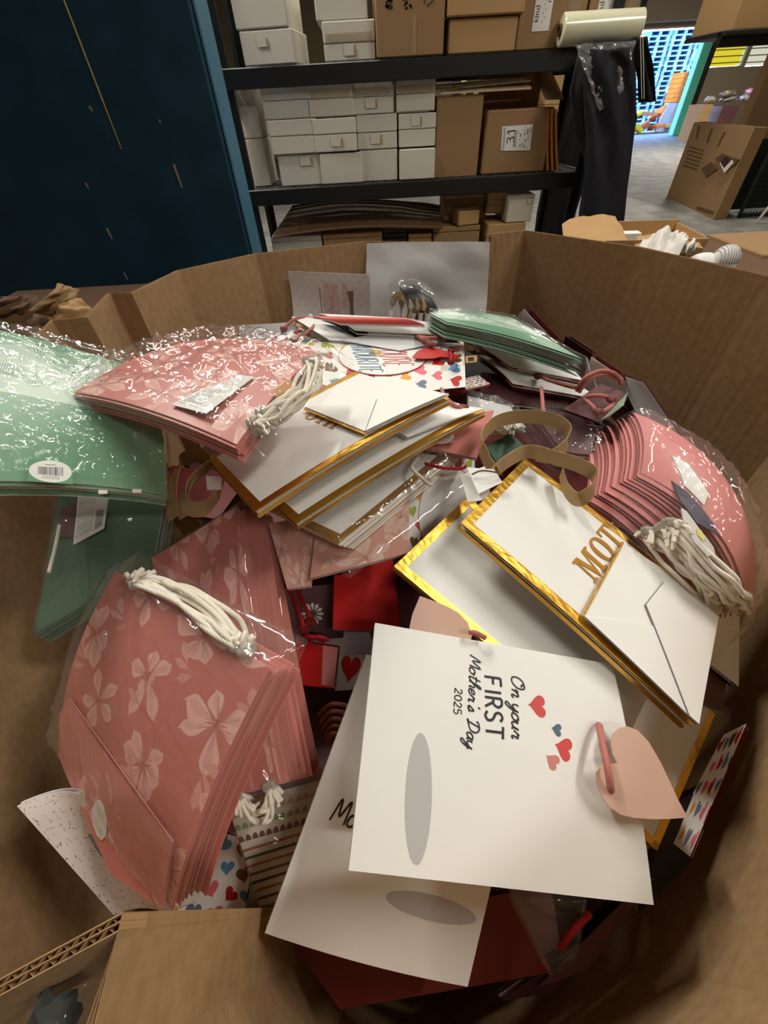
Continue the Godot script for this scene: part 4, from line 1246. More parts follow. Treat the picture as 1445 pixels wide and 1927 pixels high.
func set_yard():
	# stacks of pallets in the yard outside the dock door
	struct("yard_ground", cbox(Vector3(11, -0.12, -30.3), Vector3(20, 0.2, 10.5), 0.01), M.concrete)
	var blue := mat(Color(0.45, 0.7, 0.85), 0.7)
	var blue2 := mat(Color(0.32, 0.54, 0.78), 0.7)
	var orange := mat(Color(0.85, 0.5, 0.15), 0.7)
	var tan := mat(Color(0.75, 0.62, 0.42), 0.8)
	var mk := func(m: Material) -> Node3D:
		var t := Node3D.new()
		var st := begin()
		cbox_into(st, Vector3(0, 0.135, 0), Vector3(1.0, 0.022, 1.0), 0.004)
		lpart(t, "top_deck", fin(st), m)
		st = begin()
		cbox_into(st, Vector3(0, 0.011, 0), Vector3(1.0, 0.022, 1.0), 0.004)
		lpart(t, "bottom_deck", fin(st), m)
		for x in [-0.43, 0.0, 0.43]: lpart(t, "block", cbox(Vector3(x, 0.073, 0), Vector3(0.13, 0.1, 1.0), 0.004), m)
		return t
	var protos := [mk.call(blue), mk.call(blue2), mk.call(orange)]
	var cols := [[12.95, 0, 21, "left blue stack"], [14.05, 0, 21, "middle blue stack"], [15.15, 0, 21, "right blue stack"]]
	var ordn := ["lowest", "second", "third", "fourth", "fifth", "sixth", "seventh", "eighth", "ninth", "tenth", "eleventh", "twelfth", "thirteenth", "fourteenth", "fifteenth", "sixteenth", "seventeenth", "eighteenth", "nineteenth", "twentieth", "topmost"]
	rng.seed = 33
	for c in cols.size():
		for k in cols[c][2]:
			if c == 2 and k < 8: continue
			var p: Node3D = protos[0 if (k * 7 + c) % 5 > 1 else 1].duplicate()
			p.name = numbered("blue_pallet")
			add_child(p, true)
			p.position = Vector3(cols[c][0] + rng.randf_range(-0.03, 0.03), 0.15 * k - (0.02), -26.5 + (2.0 if false else 0.0))
			tag(p, "blue pallet outside the dock door, %s in the %s" % [ordn[k], cols[c][3]], "pallet", "blue pallets in the yard")
	for k in 6:
		var p: Node3D = protos[2].duplicate()
		p.name = numbered("orange_pallet")
		add_child(p, true)
		p.position = Vector3(14.4, 0.15 * k + 0.95, -25.2)
		tag(p, "orange pallet outside the dock door, %s of its stack above grey boards" % ordn[k], "pallet", "orange pallets in the yard")
	for k in 8:
		var p: Node3D = protos[2].duplicate()
		p.name = numbered("orange_pallet")
		add_child(p, true)
		p.position = Vector3(11.8, 0.15 * k + 1.8, -26.4)
		tag(p, "orange pallet beyond the left blue stack, %s of its pile" % ordn[k], "pallet", "orange pallets in the yard")
	for pr in protos: pr.free()
	crate("grey board bundle under the orange pallets in the yard", Vector3(13.9, -0.02, -24.6), Vector3(14.9, 0.93, -24.6), 1.0, mat(Color(0.62, 0.62, 0.62), 0.7), {"name": "board_bundle", "cat": "bundle"})
	crate("stand under the far orange pile in the yard", Vector3(11.3, -0.02, -25.9), Vector3(12.3, 1.79, -25.9), 1.0, orange, {"name": "orange_stand", "cat": "stand"})
	var wl := crate("tan brick wall block standing at the yard's right side", Vector3(14.66, -0.02, -26.0), Vector3(17.4, 1.17, -26.0), 0.9, tan, {"name": "brick_wall", "cat": "wall"})
	for j in 7:
		for i in 5:
			lpart(wl, "brick", cbox(Vector3(-1.2 + i * 0.3 + (0.15 if j % 2 else 0.0), 0.1 + j * 0.155, 0.455), Vector3(0.27, 0.13, 0.03), 0.006), mat(Color(0.62, 0.5, 0.35), 0.9) if (i + j) % 3 else tan)
	crate("cream board at the upper right of the dock opening, outdoors", Vector3(15.75, -0.02, -25.4), Vector3(16.4, 3.4, -25.4), 0.2, mat(Color(0.9, 0.86, 0.74), 0.8), {"name": "board", "cat": "board"})
	var sc := [Color(0.85, 0.5, 0.2), Color(0.9, 0.8, 0.15), Color(0.75, 0.5, 0.35), Color(0.85, 0.45, 0.15), Color(0.8, 0.7, 0.5)]
	rng.seed = 44
	for k in 9:
		var st := begin()
		cbox_into(st, Vector3.ZERO, Vector3(rng.randf_range(0.5, 0.9), 0.12, 0.5), 0.01, Basis(Vector3(0, 0, 1), rng.randf_range(-0.5, 0.7)) * Basis(Vector3(0, 1, 0), rng.randf() * 2))
		var o := lpart(self, numbered("broken_board"), fin(st), mat(sc[k % 5], 0.8), Vector3(11.7 + (k % 5) * 0.5, 0.22 + (k / 5) * 0.42, -24.6 + (k % 2) * 0.3))
		tag(o, "%s broken %s board in the scrap heap before the blue pallets" % ["lower" if k < 5 else "upper", ["orange", "yellow", "brown", "rust", "cream"][k % 5]], "board", "scrap boards in the yard")

# ---------- the bulk bin
func set_bin():
	var V := []      # [x, z, rim height]
	for q in [[82, 622, 0.222], [98, 603, 0.22], [165, 597, 0.22], [208, 552, 0.22], [248, 552, 0.22], [335, 510, 0.22], [480, 478, 0.222], [690, 455, 0.222], [938, 457, 0.222]]:
		V.append(at(q[0], q[1], q[2]))
	V.append(at(924, 441, 0.205))
	V.append(at(986, 434, 0.205))
	V.append(at(1205, 466, 0.212))
	V.append(at(1445, 520, 0.225))
	for q in [[0.745, -0.585, 0.22], [0.69, -0.45, 0.21], [0.535, -0.205, 0.24], [0.375, -0.02, 0.27], [0.285, 0.065, 0.28], [0.16, 0.125, 0.29], [0.0, 0.145, 0.3], [-0.105, 0.115, 0.3], [-0.15, 0.05, 0.3], [-0.154, -0.003, 0.3], [-0.35, 0.077, 0.3], [-0.475, -0.12, 0.28], [-0.53, -0.29, 0.26], [-0.575, -0.5, 0.24]]:
		V.append(Vector3(q[0], 1.35 - q[2], q[1]))
	var n := V.size()
	var mid := Vector3(0, 0, -0.45)
	var t := thing("bulk_bin", "big faceted corrugated cardboard bulk bin heaped with gift bags", "bin", Vector3(0, 0, -0.45))
	var nor := []
	# the outline runs clockwise seen from above: outward is to the left of travel
	for i in n:
		var e: Vector3 = V[(i + 1) % n] - V[(i - 1 + n) % n]
		nor.append(Vector3(e.z, 0, -e.x).normalized())
	for i in n:
		var j := (i + 1) % n
		var st := begin()
		st.set_smooth_group(-1)
		var L: float = V[i].distance_to(V[j])
		var lay := [[0.0, 0.0006], [0.0032, 0.0037], [0.0068, 0.0074]]
		for l in lay:
			var p := []
			for k in [i, j]:
				for oo in l:
					p.append(V[k] + nor[k] * oo)
			var q := []
			for v in p: q.append(Vector3(v.x, 0.02, v.z))
			# p: i inner, i outer, j inner, j outer
			var H1: float = V[i].y
			quad(st, q[0], p[0], p[2], q[2], Vector2(0, 0), Vector2(0, H1), Vector2(L, H1), Vector2(L, 0))
			quad(st, q[1], q[3], p[3], p[1], Vector2(0, 0), Vector2(L, 0), Vector2(L, H1), Vector2(0, H1))
			quad(st, p[0], p[1], p[3], p[2], Vector2(0, 0), Vector2(0, 0.01), Vector2(L, 0.01), Vector2(L, 0))
		var w := part(t, "panel", fin(st), M.card)
		st = begin()
		st.set_smooth_group(0)
		for band in [[0.0006, 0.0032, 0.0078], [0.0037, 0.0068, 0.0092]]:
			var m := int(maxf(6, L / band[2] * 8))
			var prev := Vector3.ZERO
			for k in m + 1:
				var f := float(k) / m
				var o: float = lerpf(band[0], band[1], 0.5 + 0.5 * sin(TAU * f * L / band[2]))
				var c: Vector3 = V[i].lerp(V[j], f) + nor[i].lerp(nor[j], f) * o - Vector3(0, 0.0006, 0)
				if k: quad(st, prev - Vector3(0, 0.03, 0), c - Vector3(0, 0.03, 0), c, prev)
				prev = c
		lpart(w, "fluting", fin(st), M.card_edge)
	var bt := begin()
	bt.set_smooth_group(-1)
	for i in n:
		var p: Vector3 = V[i]
		var q: Vector3 = V[(i + 1) % n]
		for y in [0.025, 0.033]:
			tri(bt, Vector3(0.03, y, -0.45), Vector3(p.x, y, p.z), Vector3(q.x, y, q.z))
	part(t, "bottom", fin(bt), M.card_plain)

# ---------- gift bags
func bag(label: String, q: Array, m: Material, o := {}) -> Dictionary:
	var s := surf(q, o)
	var t := thing(o.get("name", "gift_bag"), label, o.get("cat", "gift bag"), (s.a + s.b + s.c + s.d) / 4.0, o.get("group", ""))
	var th: float = o.get("th", 0.006)
	var inner: Material = o.get("inner", M.paper_in)
	var side: Material = o.get("side", m)
	var N := 12 if s.bu != 0.0 or s.bv != 0.0 or s.amp != 0.0 else 2
	part(t, "front_panel", sheet(s, 0, 1, 0, 1, -0.0007, 0.0, N, N), m)
	part(t, "back_panel", sheet(s, 0, 1, 0, 1, -th - 0.0007, -th, N, N), side)
	for k in 2:
		var st := begin()
		sheet_into(st, s, 0.004 if k == 0 else 0.87, 0.13 if k == 0 else 0.996, 0.003, 0.997, -th * 0.38, -th * 0.28, 3, N)
		sheet_into(st, s, 0.003 if k == 0 else 0.88, 0.12 if k == 0 else 0.997, 0.003, 0.997, -th * 0.76, -th * 0.66, 3, N)
		part(t, "side_gusset", fin(st), side)
	part(t, "base_fold", sheet(s, 0.01, 0.99, 0.8, 0.998, -th * 0.58, -th * 0.48, N, 4), inner)
	if o.has("foil"):
		var f: float = o.foil
		var fu := f / s.w()
		var fv := f / s.h()
		var st := begin()
		sheet_into(st, s, -0.002, fu, -0.002, 1.0, -0.0009, 0.0004, 2, 24)
		sheet_into(st, s, 1 - fu, 1.002, -0.002, 1.0, -0.0009, 0.0004, 2, 24)
		sheet_into(st, s, fu, 1 - fu, -0.002, fv, -0.0009, 0.0004, 24, 2)
		part(t, "foil_border", fin(st), M.gold)
		st = begin()
		for k in 2:
			var x: float = [0.0, 1.0][k]
			sheet_into(st, s, x - 0.0015, x + 0.0015, 0.0, 1.0, -th, -th * 0.55, 1, 12)
		sheet_into(st, s, 0.0, 1.0, -0.001, 0.004, -th, -th * 0.6, 12, 1)
		part(t, "foil_side", fin(st), M.gold)
	return {"t": t, "s": s}
func flap(t: Node3D, s: Surf, main: Array, over: Array, m: Material, o := 0.002):     # the folded-over bottom of a bag, its overlapping leaves
	part(t, "base_panel", poly_px(s, main, o, o + 0.0009), m)
	for k in over.size():
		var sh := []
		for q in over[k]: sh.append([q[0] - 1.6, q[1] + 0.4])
		part(t, "leaf_shade_line", poly_px(s, sh, o + 0.001 + 0.0012 * k, o + 0.0018 + 0.0012 * k), M.seam_shade)  # grey strip paints the thin shadow of the seam beside each leaf
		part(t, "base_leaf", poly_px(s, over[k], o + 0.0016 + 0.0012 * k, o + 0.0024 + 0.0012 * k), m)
func rope(t: Node, pts: Array, m: Material, r := 0.0028, nm := "rope_handle", knots := []) -> MeshInstance3D:
	var p := []
	for q in pts: p.append(q if q is Vector3 else at(q[0], q[1], q[2]))
	var st := begin()
	tube_into(st, smooth(p, 7), r, 8)
	for k in knots:
		var c: Vector3 = k if k is Vector3 else at(k[0], k[1], k[2])
		ball_into(st, c, Vector3(r * 2.2, r * 1.9, r * 2.0), 6)
		ball_into(st, c + Vector3(r * 1.2, r * 0.6, r * 0.8), Vector3(r * 1.5, r * 1.5, r * 1.3), 5)
		ball_into(st, c + Vector3(-r * 1.1, r * 0.5, -r * 0.7), Vector3(r * 1.5, r * 1.4, r * 1.4), 5)
	return part(t, nm, fin(st), m)
func strap(t: Node, pts: Array, width: float, wd := Vector3(0, 1, -0.35)) -> MeshInstance3D:
	var p := []
	var w := []
	for q in pts:
		p.append(at(q[0], q[1], q[2]))
		w.append(wd if q.size() < 4 else q[3])
	return part(t, "webbing_handle", ribbon(smooth(p, 8), smooth(w, 8), width, 0.0014), M.webbing)
func film(t: Node, s: Surf, mg: Array, top: float, fall: float, amp: float, sd: int, N := 72) -> MeshInstance3D:   # crinkled clear wrap lying over s
	var nz := FastNoiseLite.new()
	nz.seed = sd
	nz.noise_type = FastNoiseLite.TYPE_SIMPLEX
	nz.fractal_type = FastNoiseLite.FRACTAL_RIDGED
	nz.fractal_octaves = 3
	nz.frequency = 9.0
	var nf := FastNoiseLite.new()
	nf.seed = sd + 7
	nf.frequency = 38.0
	var nc := FastNoiseLite.new()
	nc.seed = sd + 3
	nc.noise_type = FastNoiseLite.TYPE_CELLULAR
	nc.cellular_return_type = FastNoiseLite.RETURN_DISTANCE
	nc.frequency = 13.0
	var W := s.w()
	var Hh := s.h()
	var g := []
	for j in N + 1:
		for i in N + 1:
			var u := lerpf(-mg[0], 1.0 + mg[1], float(i) / N)
			var v := lerpf(-mg[2], 1.0 + mg[3], float(j) / N)
			var du := maxf(maxf(-u / maxf(mg[0], 0.01), (u - 1.0) / maxf(mg[1], 0.01)), 0.0)
			var dv := maxf(maxf(-v / maxf(mg[2], 0.01), (v - 1.0) / maxf(mg[3], 0.01)), 0.0)
			var d := clampf(maxf(du, dv), 0, 1)
			var x := u * W
			var y := v * Hh
			var wr := nz.get_noise_2d(x * 0.8 + y * 0.5, y * 2.0 - x * 0.7) * 0.5 + 0.5
			var h := top - fall * smoothstep(0.0, 1.0, d) + amp * (0.55 * wr * wr + 0.75 * (nc.get_noise_2d(x * 1.8 + y * 1.1, y * 0.7 - x * 0.5) + 1.0)) * (1.0 - d) + amp * 0.13 * (1.0 - d) * nf.get_noise_2d(x * 1.6, y)
			g.append(s.pos(u, v, h))
	var st := begin()
	st.set_smooth_group(0)
	for j in N:
		for i in N:
			var k := j * (N + 1) + i
			var k2 := k + N + 1
			if s.flip: quad(st, g[k], g[k2], g[k2 + 1], g[k + 1])
			else: quad(st, g[k], g[k + 1], g[k2 + 1], g[k2])
	return part(t, "plastic_wrap", fin(st), M.film)
func bundle(label: String, q: Array, m: Material, o := {}) -> Dictionary:      # a stack of alike bags in one clear wrap
	var s := surf(q, o)
	var t := thing("bag_bundle", label, "bag bundle", (s.a + s.b + s.c + s.d) / 4.0, o.get("group", ""))
	var n: int = o.get("n", 8)
	var step: float = o.get("step", 0.003)
	var skew: Vector3 = o.get("skew", Vector3.ZERO)
	rng.seed = o.get("seed", 3) + 100
	var pale: Material = o.get("edge", M.pinkp)
	for k in n:
		var s2 := surf(q, o)
		var j := Vector3(rng.randf_range(-1, 1), 0, rng.randf_range(-1, 1)) * (0.003 if k else 0.0) + skew * k
		s2.a += j; s2.b += j; s2.c += j; s2.d += j
		s2.n = s.n
		var g := part(t, "gift_bag", sheet(s2, 0, 1, 0, 1, -k * step - step * 0.45, -k * step, 12, 12), m if k == 0 else o.get("under", m))
		part(g, "paper_edge", sheet(s2, -0.001, 1.001, -0.001, 1.001, -k * step - step * 0.40, -k * step - step * 0.16, 12, 12), pale).position = Vector3.ZERO
	return {"t": t, "s": s}
func ropes_along(t: Node, s: Surf, n: int, u0: float, v0: float, u1: float, v1: float, out: Vector2, m: Material, sd: int, r := 0.0024, thick := 0.02):   # slack cords at the mouths of bundled bags, each knotted at its two holes
	rng.seed = sd
	var al := Vector2(u1 - u0, v1 - v0)
	for k in n:
		var o := lerpf(0.002, -thick, float(k) / n)
		var f0 := 0.17 + rng.randf_range(-0.05, 0.05)
		var f1 := 0.83 + rng.randf_range(-0.05, 0.05)
		var L := rng.randf_range(0.35, 1.0)
		var lean := rng.randf_range(-0.12, 0.12)
		var p := []
		for j in 7:
			var f := lerpf(f0, f1, j / 6.0) + (lean + rng.randf_range(-0.03, 0.03)) * sin(PI * j / 6.0)
			var e: Vector2 = Vector2(u0, v0) + al * f + out * (L * pow(sin(PI * j / 6.0), 0.6) + 0.08 * rng.randf())
			p.append(s.pos(e.x, e.y, o + rng.randf_range(0.0, 0.011) * (1.0 if j > 0 and j < 6 else 0.2)))
		rope(t, p, m, r, "rope_handle", [p[0], p[6]])
		for q in [p[0], p[6]]:      # frayed cord end past the knot
			var e2: Vector3 = q + (s.pos(u0 + out.x, v0 + out.y) - s.pos(u0, v0)) * rng.randf_range(0.25, 0.5) + Vector3(rng.randf_range(-0.01, 0.01), 0.003, rng.randf_range(-0.01, 0.01))
			rope(t, [q, q.lerp(e2, 0.5) + Vector3(0, 0.004, 0), e2], m, r, "cord_end")

func heart_print(t: Node, s: Surf, tip: Array, cen: Array, half: float, m: Material, nm := "printed_heart", o0 := 0.0, o1 := 0.0004):    # tip and centre in pixels, half = half width in metres
	var a := uv_of(s, tip[0], tip[1])
	var c := uv_of(s, cen[0], cen[1])
	var A := s.pos(a.x, a.y)
	var C := s.pos(c.x, c.y)
	var ax := (A - C)
	var ac := s.n.cross(ax).normalized() * half
	var up := PackedVector2Array()
	for q in heart(Vector2.ZERO, 1.0, 0.0):
		var p := C + ac * q.x + ax * q.y * 0.95
		var e1 := s.b - s.a
		var e2 := s.d - s.a
		var r := p - s.a
		var det := e1.dot(e1) * e2.dot(e2) - pow(e1.dot(e2), 2)
		up.append(Vector2((r.dot(e1) * e2.dot(e2) - r.dot(e2) * e1.dot(e2)) / det, (r.dot(e2) * e1.dot(e1) - r.dot(e1) * e1.dot(e2)) / det))
	var st := begin()
	poly_into(st, s, up, o0, o1)
	part(t, nm, fin(st), m)

func set_heap():
	# --- buried bags that show through the gaps
	rng.seed = 77
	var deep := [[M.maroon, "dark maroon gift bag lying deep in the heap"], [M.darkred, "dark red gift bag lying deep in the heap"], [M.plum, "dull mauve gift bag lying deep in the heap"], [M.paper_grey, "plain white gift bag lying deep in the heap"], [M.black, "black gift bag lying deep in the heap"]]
	for j in 6:
		for i in 5:
			var z := -0.98 + j * 0.185
			var x := lerpf(-0.36, 0.5, i / 4.0) * (0.55 if j == 5 else (0.85 if j == 4 or j == 0 else 1.0)) + rng.randf_range(-0.03, 0.03)
			var dr := (0.43 if z < -0.8 else (0.52 if z < -0.6 else (0.72 if z < -0.3 else 0.78))) + rng.randf_range(0.0, 0.07) + (0.05 if i == 4 else 0.0)
			var an := rng.randf() * TAU
			var ex := Vector3(cos(an), rng.randf_range(-0.12, 0.12), sin(an)) * 0.1
			var ey := Vector3(-sin(an), rng.randf_range(-0.12, 0.12), cos(an)) * 0.13
			if j == 5 or i == 4 or i == 0:
				ex *= 0.68
				ey *= 0.68
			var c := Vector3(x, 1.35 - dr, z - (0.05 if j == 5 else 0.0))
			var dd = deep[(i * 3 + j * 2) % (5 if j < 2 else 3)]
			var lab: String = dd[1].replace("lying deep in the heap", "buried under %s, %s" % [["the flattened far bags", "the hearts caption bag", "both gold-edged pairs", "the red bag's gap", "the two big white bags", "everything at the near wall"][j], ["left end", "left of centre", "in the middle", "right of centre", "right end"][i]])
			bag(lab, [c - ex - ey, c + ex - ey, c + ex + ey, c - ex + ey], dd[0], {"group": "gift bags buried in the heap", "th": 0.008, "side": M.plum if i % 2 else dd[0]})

	# --- the far end
	var b := bag("large plain white gift bag standing against the bin's far wall", [[690, 458, 0.222], [921, 455, 0.208], [912, 625, 0.37], [690, 622, 0.395]], M.paper_grey, {"amp": 0.012, "fr": 1.2, "bu": 0.015, "seed": 8})
	b = bag("white gift bag printed with pink and gold patterned legs, propped at the far left", [[540, 510, 0.255], [694, 517, 0.255], [696, 612, 0.36], [552, 612, 0.36]], M.boots, {"bv": -0.01})
	bag("blank white gift bag tucked under the left hearts bag at the far wall", [[450, 612, 0.33], [560, 606, 0.33], [560, 672, 0.385], [452, 668, 0.385]], M.paper_grey)
	bag("white hearts gift bag with pink cord and kraft tag, left of the caption bag", [[497, 642, 0.345], [585, 590, 0.335], [640, 640, 0.352], [545, 668, 0.36]], M.hearts_big, {"name": "hearts_bag"})
	# flattened bags seen on edge above the caption bag
	var e1 := bag("white gift bag lying flat over the hearts bags, its lower flap drooping", [[548, 596, 0.318], [700, 600, 0.322], [790, 652, 0.333], [620, 640, 0.328]], M.paper, {"th": 0.012, "side": M.paper_in})
	var e2 := bag("flattened white gift bag with coral edge, on top at the far end", [[600, 590, 0.300], [760, 598, 0.300], [868, 632, 0.312], [668, 622, 0.312]], M.paper, {"th": 0.016, "side": M.black, "bv": 0.006})
	bag("coral red gift bag topmost of the flattened bags at the far end", [[575, 594, 0.292], [750, 598, 0.288], [800, 612, 0.296], [640, 608, 0.298]], M.coral, {"th": 0.006, "side": M.paper, "bv": 0.004})
	bag("grey-white gift bag corner poking out over the caption bag's top edge", [[640, 640, 0.326], [740, 622, 0.318], [838, 642, 0.322], [752, 660, 0.327]], M.paper_grey, {"th": 0.008})
	# packet of straps in plastic before the white bag
	var pk := thing("strap_packet", "small clear packet of tan straps and dark card before the white bag", "packet", at(780, 590, 0.30))
	var ps := surf([[732, 545, 0.262], [790, 538, 0.262], [836, 600, 0.31], [742, 602, 0.31]], {"bu": 0.02, "bv": 0.02})
	part(pk, "dark_card", sheet(ps, 0.3, 0.95, 0.1, 0.9, -0.012, -0.002, 4, 4), M.black)
	for k in 3: strap(pk, [[740 + k * 14, 600, 0.31], [738 + k * 18, 570, 0.285], [755 + k * 15, 556, 0.27], [775 + k * 12, 580, 0.28], [768 + k * 14, 604, 0.31]], 0.014)
	film(pk, ps, [0.1, 0.15, 0.1, 0.1], 0.012, 0.02, 0.014, 3, 40)
	# green bundle on edge
	var gb := bundle("bundle of green gift bags in clear wrap seen edge-on at the far wall", [[808, 588, 0.280], [965, 598, 0.284], [1096, 676, 0.306], [840, 606, 0.284]], M.fern, {"n": 11, "step": 0.0014, "edge": M.paper_grey, "under": mat(Color(0.45, 0.6, 0.5), 0.4), "skew": Vector3(-0.0004, -0.0011, 0.0012), "bu": 0.006})
	film(gb.t, gb.s, [0.04, 0.04, 0.05, 0.3], 0.004, 0.04, 0.006, 31, 60)
	b = bag("grey-backed gift bag corner with red edge standing at the far right", [[985, 582, 0.283], [1052, 652, 0.345], [1050, 700, 0.40], [930, 640, 0.37]], M.paper_grey, {"th": 0.014, "side": M.darkred})
	part(b.t, "crease", poly_px(b.s, [[984, 588], [986, 588], [985, 640], [983, 640]], 0.0003, 0.0012), M.paper)
	bag("dark maroon gift bag wedged at the dark wall beside the green bundle", [[1064, 632, 0.32], [1120, 668, 0.345], [1112, 720, 0.40], [1050, 680, 0.38]], M.maroon)

	# --- stack of white bags with pink cords on the far right
	var rb := [
		["white gift bag with red lining, uppermost of the corded stack", [[866, 630, 0.312], [1010, 640, 0.325], [1098, 716, 0.352], [960, 690, 0.345]], M.paper, M.darkred],
		["white gift bag with faint dark script, second of the corded stack", [[900, 668, 0.346], [1000, 676, 0.352], [1130, 752, 0.372], [965, 722, 0.362]], M.paper, M.darkred],
		["dark-sided gift bag under the scripted white one", [[905, 700, 0.372], [1000, 712, 0.376], [1150, 780, 0.392], [900, 752, 0.384]], M.maroon, M.black],
		["black gift bag low in the corded stack by the caption bag", [[868, 655, 0.378], [930, 690, 0.38], [1140, 800, 0.412], [880, 760, 0.398]], M.black, M.maroon],
	]
	for q in rb:
		var x := bag(q[0], q[1], q[2], {"th": 0.011, "side": q[3], "group": "", "bv": 0.004})
		if q[0].contains("script"):
			var st := begin()
			rng.seed = 5
			for k in 26:
				var u := 0.12 + k * 0.024
				sheet_into(st, x.s, u, u + 0.016, 0.28 + 0.03 * sin(k * 1.3), 0.33 + 0.05 * sin(k * 2.1), 0.0, 0.0005, 1, 1)
			part(x.t, "lettering", fin(st), M.ink)
			rope(x.t, [[1012, 706, 0.35], [1035, 716, 0.338], [1075, 728, 0.34], [1096, 730, 0.348]], M.rope_pink, 0.0032, "rope_handle", [[1012, 708, 0.35]])
	# leaning against the dark wall
	var lean := [
		["white gift bag with red lining leaning at the dark wall, highest", [[1112, 672, 0.322], [1172, 712, 0.35], [1200, 790, 0.43], [1090, 730, 0.39]], M.paper, M.darkred],
		["white gift bag with a grey photo print leaning at the dark wall", [[1162, 704, 0.352], [1210, 720, 0.35], [1318, 880, 0.455], [1235, 860, 0.46]], M.paper_grey, M.plum],
		["mauve gift bag in the row leaning along the dark wall", [[1150, 720, 0.375], [1185, 738, 0.375], [1330, 905, 0.47], [1260, 900, 0.485]], M.plum, M.maroon],
		["maroon gift bag, lowest in the row along the dark wall", [[1130, 760, 0.40], [1172, 770, 0.395], [1350, 940, 0.495], [1270, 930, 0.51]], M.maroon, M.black],
		["dark red gift bag behind the pink bundle along the dark wall", [[1180, 800, 0.425], [1240, 830, 0.425], [1390, 980, 0.52], [1330, 990, 0.535]], M.maroon, M.plum],
	]
	for q in lean: bag(q[0], q[1], q[2], {"th": 0.012, "side": q[3]})
	var gk := bag("upturned gift bag with pale green inside and pink cords, right of the stack", [[1060, 770, 0.372], [1130, 722, 0.352], [1180, 740, 0.355], [1130, 795, 0.372]], M.plum, {"th": 0.004})
	part(gk.t, "open_side", poly_px(gk.s, [[1130, 794], [1180, 742], [1172, 766], [1146, 786]], 0.003, 0.005), mat(Color(0.62, 0.7, 0.6), 0.5))
	rope(gk.t, [[1085, 735, 0.35], [1100, 712, 0.325], [1130, 698, 0.315], [1158, 704, 0.32], [1168, 722, 0.345]], M.rope_pink, 0.0032)
	rope(gk.t, [[1090, 738, 0.35], [1105, 716, 0.328], [1135, 704, 0.32], [1160, 712, 0.33]], M.rope_pink, 0.0032)
	rope(gk.t, [[1096, 748, 0.352], [1120, 744, 0.342], [1145, 748, 0.348], [1152, 762, 0.355], [1128, 775, 0.356], [1112, 762, 0.352], [1098, 748, 0.352]], M.rope_pink, 0.0032, "rope_handle", [[1125, 775, 0.356], [1150, 752, 0.35]])
	rope(gk.t, [[1018, 730, 0.355], [1020, 745, 0.352], [1022, 770, 0.352], [1026, 790, 0.362]], M.rope_pink, 0.0032)
	rope(gk.t, [[1258, 792, 0.41], [1262, 812, 0.402], [1285, 826, 0.41], [1296, 830, 0.425]], M.rope_pink, 0.0032, "rope_handle", [[1292, 828, 0.42]])

	# --- the caption bag with coloured hearts
	var fv := bag("white gift bag with multicoloured hearts and a round caption, red tag attached", [[876, 728, 0.338], [872, 640, 0.33], [545, 645, 0.335], [578, 757, 0.345]], M.hearts_mid, {"name": "hearts_bag", "th": 0.012, "side": M.darkred, "bu": 0.004})
	var fs: Surf = fv.s
	var cir := []
	var rim := []
	for k in 40:
		var a := TAU * k / 40
		rim.append([720 + cos(a) * 84, 672 + sin(a) * 36])
		cir.append([720 + cos(a) * 82.5, 672 + sin(a) * 35])
	part(fv.t, "printed_rim", poly_px(fs, rim, 0.0006, 0.0012), M.redtag)
	part(fv.t, "printed_disc", poly_px(fs, cir, 0.0012, 0.002), M.paper)
	var cl := [M.coral, mat(Color(0.2, 0.45, 0.62), 0.5), mat(Color(0.85, 0.65, 0.2), 0.5)]
	var words := [["YOU'RE", [708, 655], [707, 688], cl[0], 2.2], ["MY", [690, 660], [689, 673], cl[2], 0.9], ["FAVOURITE", [656, 647], [646, 694], cl[1], 1.9]]
	for w in words: cursive(fv.t, fs, w[0], w[1], w[2], w[3], 0.1, 0.0, w[4], 0.0026)
	var ht := thing("heart_tag", "red heart tag lying on the caption bag, tied by a red cord", "tag", at(820, 665, 0.325))
	var hs := surf([[770, 650, 0.322], [870, 650, 0.322], [870, 690, 0.326], [770, 690, 0.326]])
	part(ht, "card", poly_px(hs, [[776, 672], [785, 662], [800, 655], [818, 656], [842, 662], [866, 670], [845, 674], [830, 672], [818, 675], [795, 676], [780, 675]], 0.0, 0.0012), M.redtag)
	rope(ht, [[846, 662, 0.318], [850, 670, 0.314], [848, 680, 0.318], [858, 672, 0.32]], M.rope_red, 0.0026, "cord", [[848, 682, 0.32], [849, 661, 0.317]])
	rope(fv.t, [[783, 632, 0.318], [800, 640, 0.312], [812, 650, 0.318]], M.rope_pink, 0.0032, "rope_handle", [[800, 642, 0.314], [811, 649, 0.317]])
	rope(fv.t, [[786, 632, 0.317], [806, 636, 0.312], [826, 635, 0.314], [836, 638, 0.32]], M.rope_pink, 0.0032, "rope_handle", [[826, 636, 0.315]])
	rope(fv.t, [[830, 732, 0.338], [842, 752, 0.33], [862, 766, 0.332], [880, 770, 0.338]], M.rope_pink, 0.0032, "rope_handle", [[872, 768, 0.336]])
	for q in [[572, 608, "small kraft tag with a dark mark among the far left cords", [[553, 606], [583, 604], [586, 612], [560, 616]]], [886, 676, "small kraft tag with a dark mark beside the caption bag", [[876, 671], [898, 669], [897, 682], [876, 684]]]]:
		var kt := thing("kraft_tag", q[2], "tag", at(q[0], q[1], 0.33))
		var ks := surf([[q[0] - 30, q[1] - 15, 0.322], [q[0] + 30, q[1] - 15, 0.322], [q[0] + 30, q[1] + 15, 0.328], [q[0] - 30, q[1] + 15, 0.328]])
		part(kt, "card", poly_px(ks, q[3], 0.0, 0.001), M.kraft)
